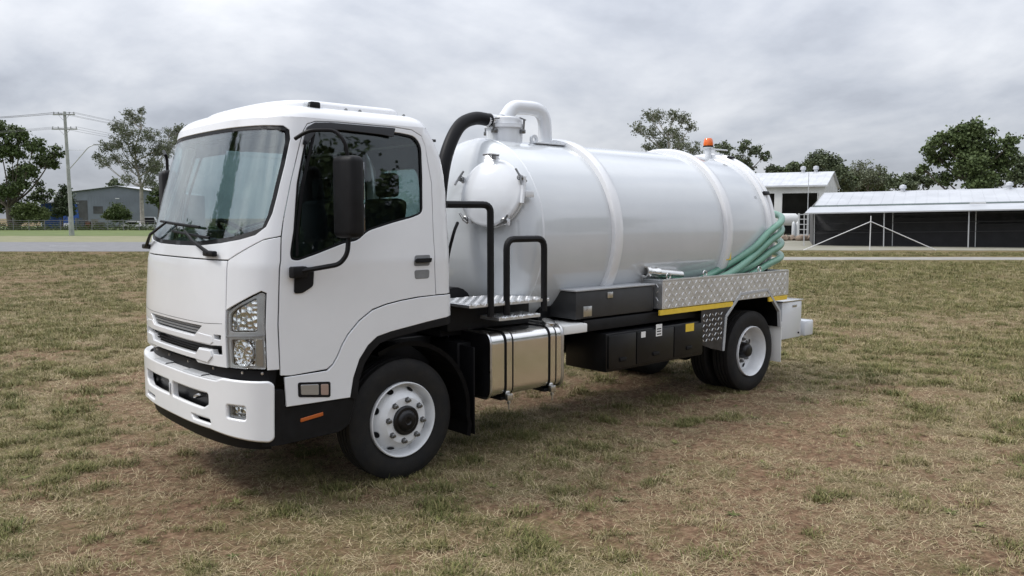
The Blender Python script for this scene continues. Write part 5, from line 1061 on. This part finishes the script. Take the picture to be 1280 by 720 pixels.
# rear body corner and bumper bar
rc_ = part('rear_box', TPAINT, truck, lambda bm: add_box(bm, (-6.14, .45, .56), (-5.66, 1.04, 1.03), .015)); part('box_latch', STEEL, rc_, lambda bm: add_box(bm, (-6.0, 1.041, .96), (-5.9, 1.05, .99), .003)); part('box_lip', ALLOY, rc_, lambda bm: add_box(bm, (-6.16, .44, 1.033), (-5.65, 1.05, 1.048), .003)); part('box_bolt', BLACK, rc_, lambda bm: add_lathe(bm, [(0, .012), (.012, .012), (.013, 0)], (-6.06, 1.04, .62), (0, 1, 0), 8))
part('rear_box', TPAINT, truck, lambda bm: add_box(bm, (-6.14, -1.04, .56), (-5.66, -.45, 1.03), .015)); part('rear_bumper_bar', TPAINT, truck, lambda bm: add_box(bm, (-6.42, -1.04, .56), (-6.20, 1.06, .76), .02)); part('bumper_bar_mount', CHASSIS, truck, lambda bm: (add_box(bm, (-6.22, .38, .62), (-6.0, .46, .9)), add_box(bm, (-6.22, -.46, .62), (-6.0, -.38, .9))))

# ------------------------------------------------------------------ vacuum tank
TZ, TR = 1.92, .955; XF, XB = -1.60, -5.45; DH = .40
def dish(n, s): return [(s*DH*math.sqrt(max(0, 1-(k/n)**2)), TR*k/n) for k in range(n+1)]
prof = [(XF+h, r) for h, r in [(DH*math.cos(t), TR*math.sin(t)) for t in np.linspace(0, math.pi/2, 16)]]+[(XF-.4*k, TR) for k in range(1, 9)]+[(XB, TR)]+[(XB-.30*math.sin(t), TR*math.cos(t)) for t in np.linspace(.1, math.pi/2, 14)]
prof[-1] = (prof[-1][0], 0)
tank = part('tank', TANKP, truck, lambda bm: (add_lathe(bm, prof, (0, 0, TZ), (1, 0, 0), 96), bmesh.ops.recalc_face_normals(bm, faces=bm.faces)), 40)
def ring_(x, w, h, nm='stiffening_ring', m=TPAINT): return part(nm, m, tank, lambda bm: (add_lathe(bm, [(x-w-.006, TR-.002), (x-w, TR+h*.75), (x-w*.7, TR+h), (x+w*.7, TR+h), (x+w, TR+h*.75), (x+w+.006, TR-.002)], (0, 0, TZ), (1, 0, 0), 96), bmesh.ops.recalc_face_normals(bm, faces=bm.faces)), 40)
ring_(-2.60, .060, .058, m=PAINT); ring_(-4.54, .060, .058, m=PAINT); ring_(-5.42, .032, .040, 'door_flange', PAINT); ring_(-5.50, .028, .050, 'door_clamp_ring', PAINT)
part('weld_seam', TPAINT, tank, lambda bm: (add_lathe(bm, [(XF-.012, TR-.001), (XF, TR+.004), (XF+.012, TR-.002)], (0, 0, TZ), (1, 0, 0), 96), bmesh.ops.recalc_face_normals(bm, faces=bm.faces)))
for x in (-1.95, -3.5, -5.1):
    for sy in (1, -1): part('tank_saddle', CHASSIS, tank, lambda bm: add_prism(bm, [(sy*.40, 1.041), (sy*.62, 1.041), (sy*.66, 1.245), (sy*.40, 1.06)], x-.12, x+.12, 'yz'))
for a in (22, 62, 118, -22, -62):
    c = Vector((-5.46, math.sin(R(a))*(TR+.05), TZ+math.cos(R(a))*(TR+.05))); part('door_clamp', BLACK, tank, lambda bm: add_box(bm, c-Vector((.06, .022, .018)), c+Vector((.06, .022, .018)), .006, 2, Matrix.Rotation(-R(a), 3, 'X')))
# front inspection hatch on the dished end
hc = Vector((0, .575, 2.305)); rr2 = math.hypot(hc.y, hc.z-TZ)/TR; hc.x = XF+DH*math.sqrt(1-rr2*rr2)
hn = Vector(((hc.x-XF)/DH**2, hc.y/TR**2, (hc.z-TZ)/TR**2)).normalized()
hat = part('front_hatch', TPAINT, tank, lambda bm: add_lathe(bm, [(-.14, .285), (.035, .285), (.037, .315), (.065, .318), (.078, .308), (.082, .290), (.102, .25), (.128, .17), (.142, .08), (.145, 0)], hc, hn, 64), 40)
part('hatch_neck_flange', TPAINT, hat, lambda bm: add_lathe(bm, [(.0, .286), (.0, .318), (.030, .318), (.030, .286)], hc, hn, 64), 40)
ux = hn.orthogonal().normalized(); ux = Vector((0, 0, 1))-hn*hn.z; ux.normalize(); uy = hn.cross(ux)
for k, a in enumerate((0, 68, 140, 215, 292)):
    d = ux*math.cos(R(a))+uy*math.sin(R(a)); c = hc+hn*.06+d*.335; tgt = uy*math.cos(R(a))-ux*math.sin(R(a))
    part('hatch_clamp', NUT, hat, lambda bm: (add_tube(bm, [c-hn*.07, c+hn*.08], .013, 8), add_tube(bm, [c+hn*.065-tgt*.075, c+hn*.07+d*.012, c+hn*.10+tgt*.075], .010, 7), add_lathe(bm, [(0, .028), (.028, .028), (.032, .018)], c+hn*.035, hn, 8)))
    part('clamp_lug', TPAINT, hat, lambda bm: add_box(bm, c-Vector((.028, .024, .028)), c+Vector((.012, .024, .028)), .006))
part('hatch_hinge', TPAINT, hat, lambda bm: (add_tube(bm, [hc+hn*.06+ux*.10-uy*.33, hc+hn*.06-ux*.10-uy*.33], .02, 10), add_box(bm, hc-uy*.35-Vector((.05, .03, .03)), hc-uy*.35+Vector((.05, .03, .03)), .006)))
# shut-off dome on top, outlet hose and the white crossover pipe
mc = Vector((-1.90, .06, 2.80))
md = part('shutoff_dome', TPAINT, tank, lambda bm: add_lathe(bm, [(0, .185), (.185, .185), (.187, .205), (.205, .207), (.209, .205), (.222, .207), (.226, .185), (.285, .175), (.30, .15), (.30, 0)], mc, (0, 0, 1), 48), 40)
for a in (20, 110, 200, 290):
    d = Vector((math.cos(R(a)), math.sin(R(a)), 0)); part('dome_clamp', NUT, md, lambda bm: (add_tube(bm, [mc+d*.215+Vector((0, 0, .13)), mc+d*.225+Vector((0, 0, .27))], .011, 8), add_tube(bm, [mc+d*.21+Vector((0, 0, .27))-d.cross(Vector((0, 0, 1)))*.06, mc+d*.21+Vector((0, 0, .28))+d.cross(Vector((0, 0, 1)))*.06], .008, 7), add_box(bm, mc+d*.205+Vector((-.025, -.025, .13)), mc+d*.205+Vector((.025, .025, .17)), .006)))
part('outlet_stub', TPAINT, md, lambda bm: add_tube(bm, [mc+Vector((0, 0, .255)), mc+Vector((.27, .03, .255))], .062, 20)); part('hose_clip', STEEL, md, lambda bm: add_tube(bm, [mc+Vector((.20, .022, .255)), mc+Vector((.225, .025, .255))], .069, 20))
part('vacuum_hose', TRIM, truck, lambda bm: add_tube(bm, spline([mc+Vector((.215, .024, .255)), (-1.48, .10, 3.055), (-1.26, .14, 2.96), (-1.08, .19, 2.72), (-.98, .22, 2.42), (-.94, .22, 2.0), (-.93, .22, 1.45)], 8), .064, 16))
part('crossover_pipe', TPAINT, tank, lambda bm: add_tube(bm, fillet([mc+Vector((-.02, -.02, .29)), (-2.02, .05, 3.22), (-2.42, .10, 3.225), (-2.44, .10, 2.84)], .17, 9), .072, 20)); part('pipe_flange', TPAINT, tank, lambda bm: add_lathe(bm, [(0, .12), (.02, .12), (.022, .075), (.05, .074)], (-2.44, .10, 2.862), (0, 0, 1), 28)); part('pad_plate', TPAINT, tank, lambda bm: add_box(bm, (-2.60, -.20, 2.842), (-2.12, .30, 2.858), .004)); part('lifting_lug', TPAINT, tank, lambda bm: add_lathe(bm, [(-.012, .05), (.012, .05), (.012, .022), (-.012, .022)], (-2.16, .22, 2.885), (0, 1, 0), 18, closed=True))
# beacon on the rear of the tank
bp_ = part('beacon_post', TPAINT, tank, lambda bm: (add_tube(bm, [(-5.36, .10, 2.80), (-5.36, .10, 2.99)], .040, 14), add_tube(bm, [(-5.36, .10, 2.98), (-5.36, .10, 2.997)], .062, 18), add_tube(bm, [(-5.38, .10, 2.975), (-5.76, .12, 2.975)], .012, 6))); part('beacon', AMBER, bp_, lambda bm: add_lathe(bm, [(.03, 0), (.03, .060), (.05, .064), (.105, .056), (.125, .042), (.13, 0)], (-5.36, .10, 2.985), (0, 0, 1), 24)); part('beacon_base', BLACK, bp_, lambda bm: add_lathe(bm, [(.012, 0), (.012, .066), (.03, .066), (.03, 0)], (-5.36, .10, 2.985), (0, 0, 1), 24))
# discharge coupling at the deck front and yellow tag
part('pipe_coupling', ALLOY, truck, lambda bm: (add_lathe(bm, [(0, .045), (0, .062), (.05, .064), (.05, .054), (.16, .052), (.18, .06), (.22, .06), (.23, .05), (.62, .05), (.62, 0)], (-3.12, .90, 1.525), (-1, 0, -.10), 24),))
part('cable_tag', YELLOW, truck, lambda bm: add_box(bm, (-4.62, .955, 1.60), (-4.52, .965, 1.69), .003))

# ------------------------------------------------------------------ green suction hose lying on the deck and wrapped round the tank rear
HR = .042
def run(k):
    dz = (0, .115, .235, .33)[k]; dy = (0, -.03, -.01, -.055)[k]; x0_ = (-3.35, -3.7, -4.0, -3.75)[k]
    yy = (.995, .98, .985, .97)[k]-(.095 if k % 2 else 0)
    return [(x0_, yy, 1.235+dz*.35), (-4.1, yy, 1.255+dz*.38), (-4.6, yy+.01, 1.325+dz*.58), (-5.05, 1.0+dy*.4, 1.43+dz*.88), (-5.35, 1.02+dy*.3, 1.53+dz*1.15), (-5.62, 1.0, 1.585+dz*1.35), (-5.86, .86, 1.63+dz*1.45), (-6.02, .58, 1.66+dz*1.5), (-6.08, .2, 1.67+dz*1.5)]
pth = []
for k in range(4):
    r_ = run(k); m_r = [(x, -y, z) for x, y, z in r_[::-1]]; full = r_+m_r
    if k % 2: full = full[::-1]
    pth.append(full)
path = []
for k in range(4):
    path += pth[k]
    if k < 3:
        a, b = Vector(pth[k][-1]), Vector(pth[k+1][0]); m = (a+b)/2; m.x = max(a.x, b.x)+.16; m.z = max(a.z, b.z)+.02; path.append(tuple(m))
hose = tag(part('suction_hose', GREEN, None, lambda bm: add_tube(bm, spline(path, 9), HR, 14), 60), 'long green suction hose coiled on the deck round the tank rear', 'hose')
part('hose_end', ALLOY, hose, lambda bm: add_tube(bm, [Vector(path[0])+Vector((-.03, 0, 0)), Vector(path[0])+Vector((.10, 0, .004))], .060, 18))
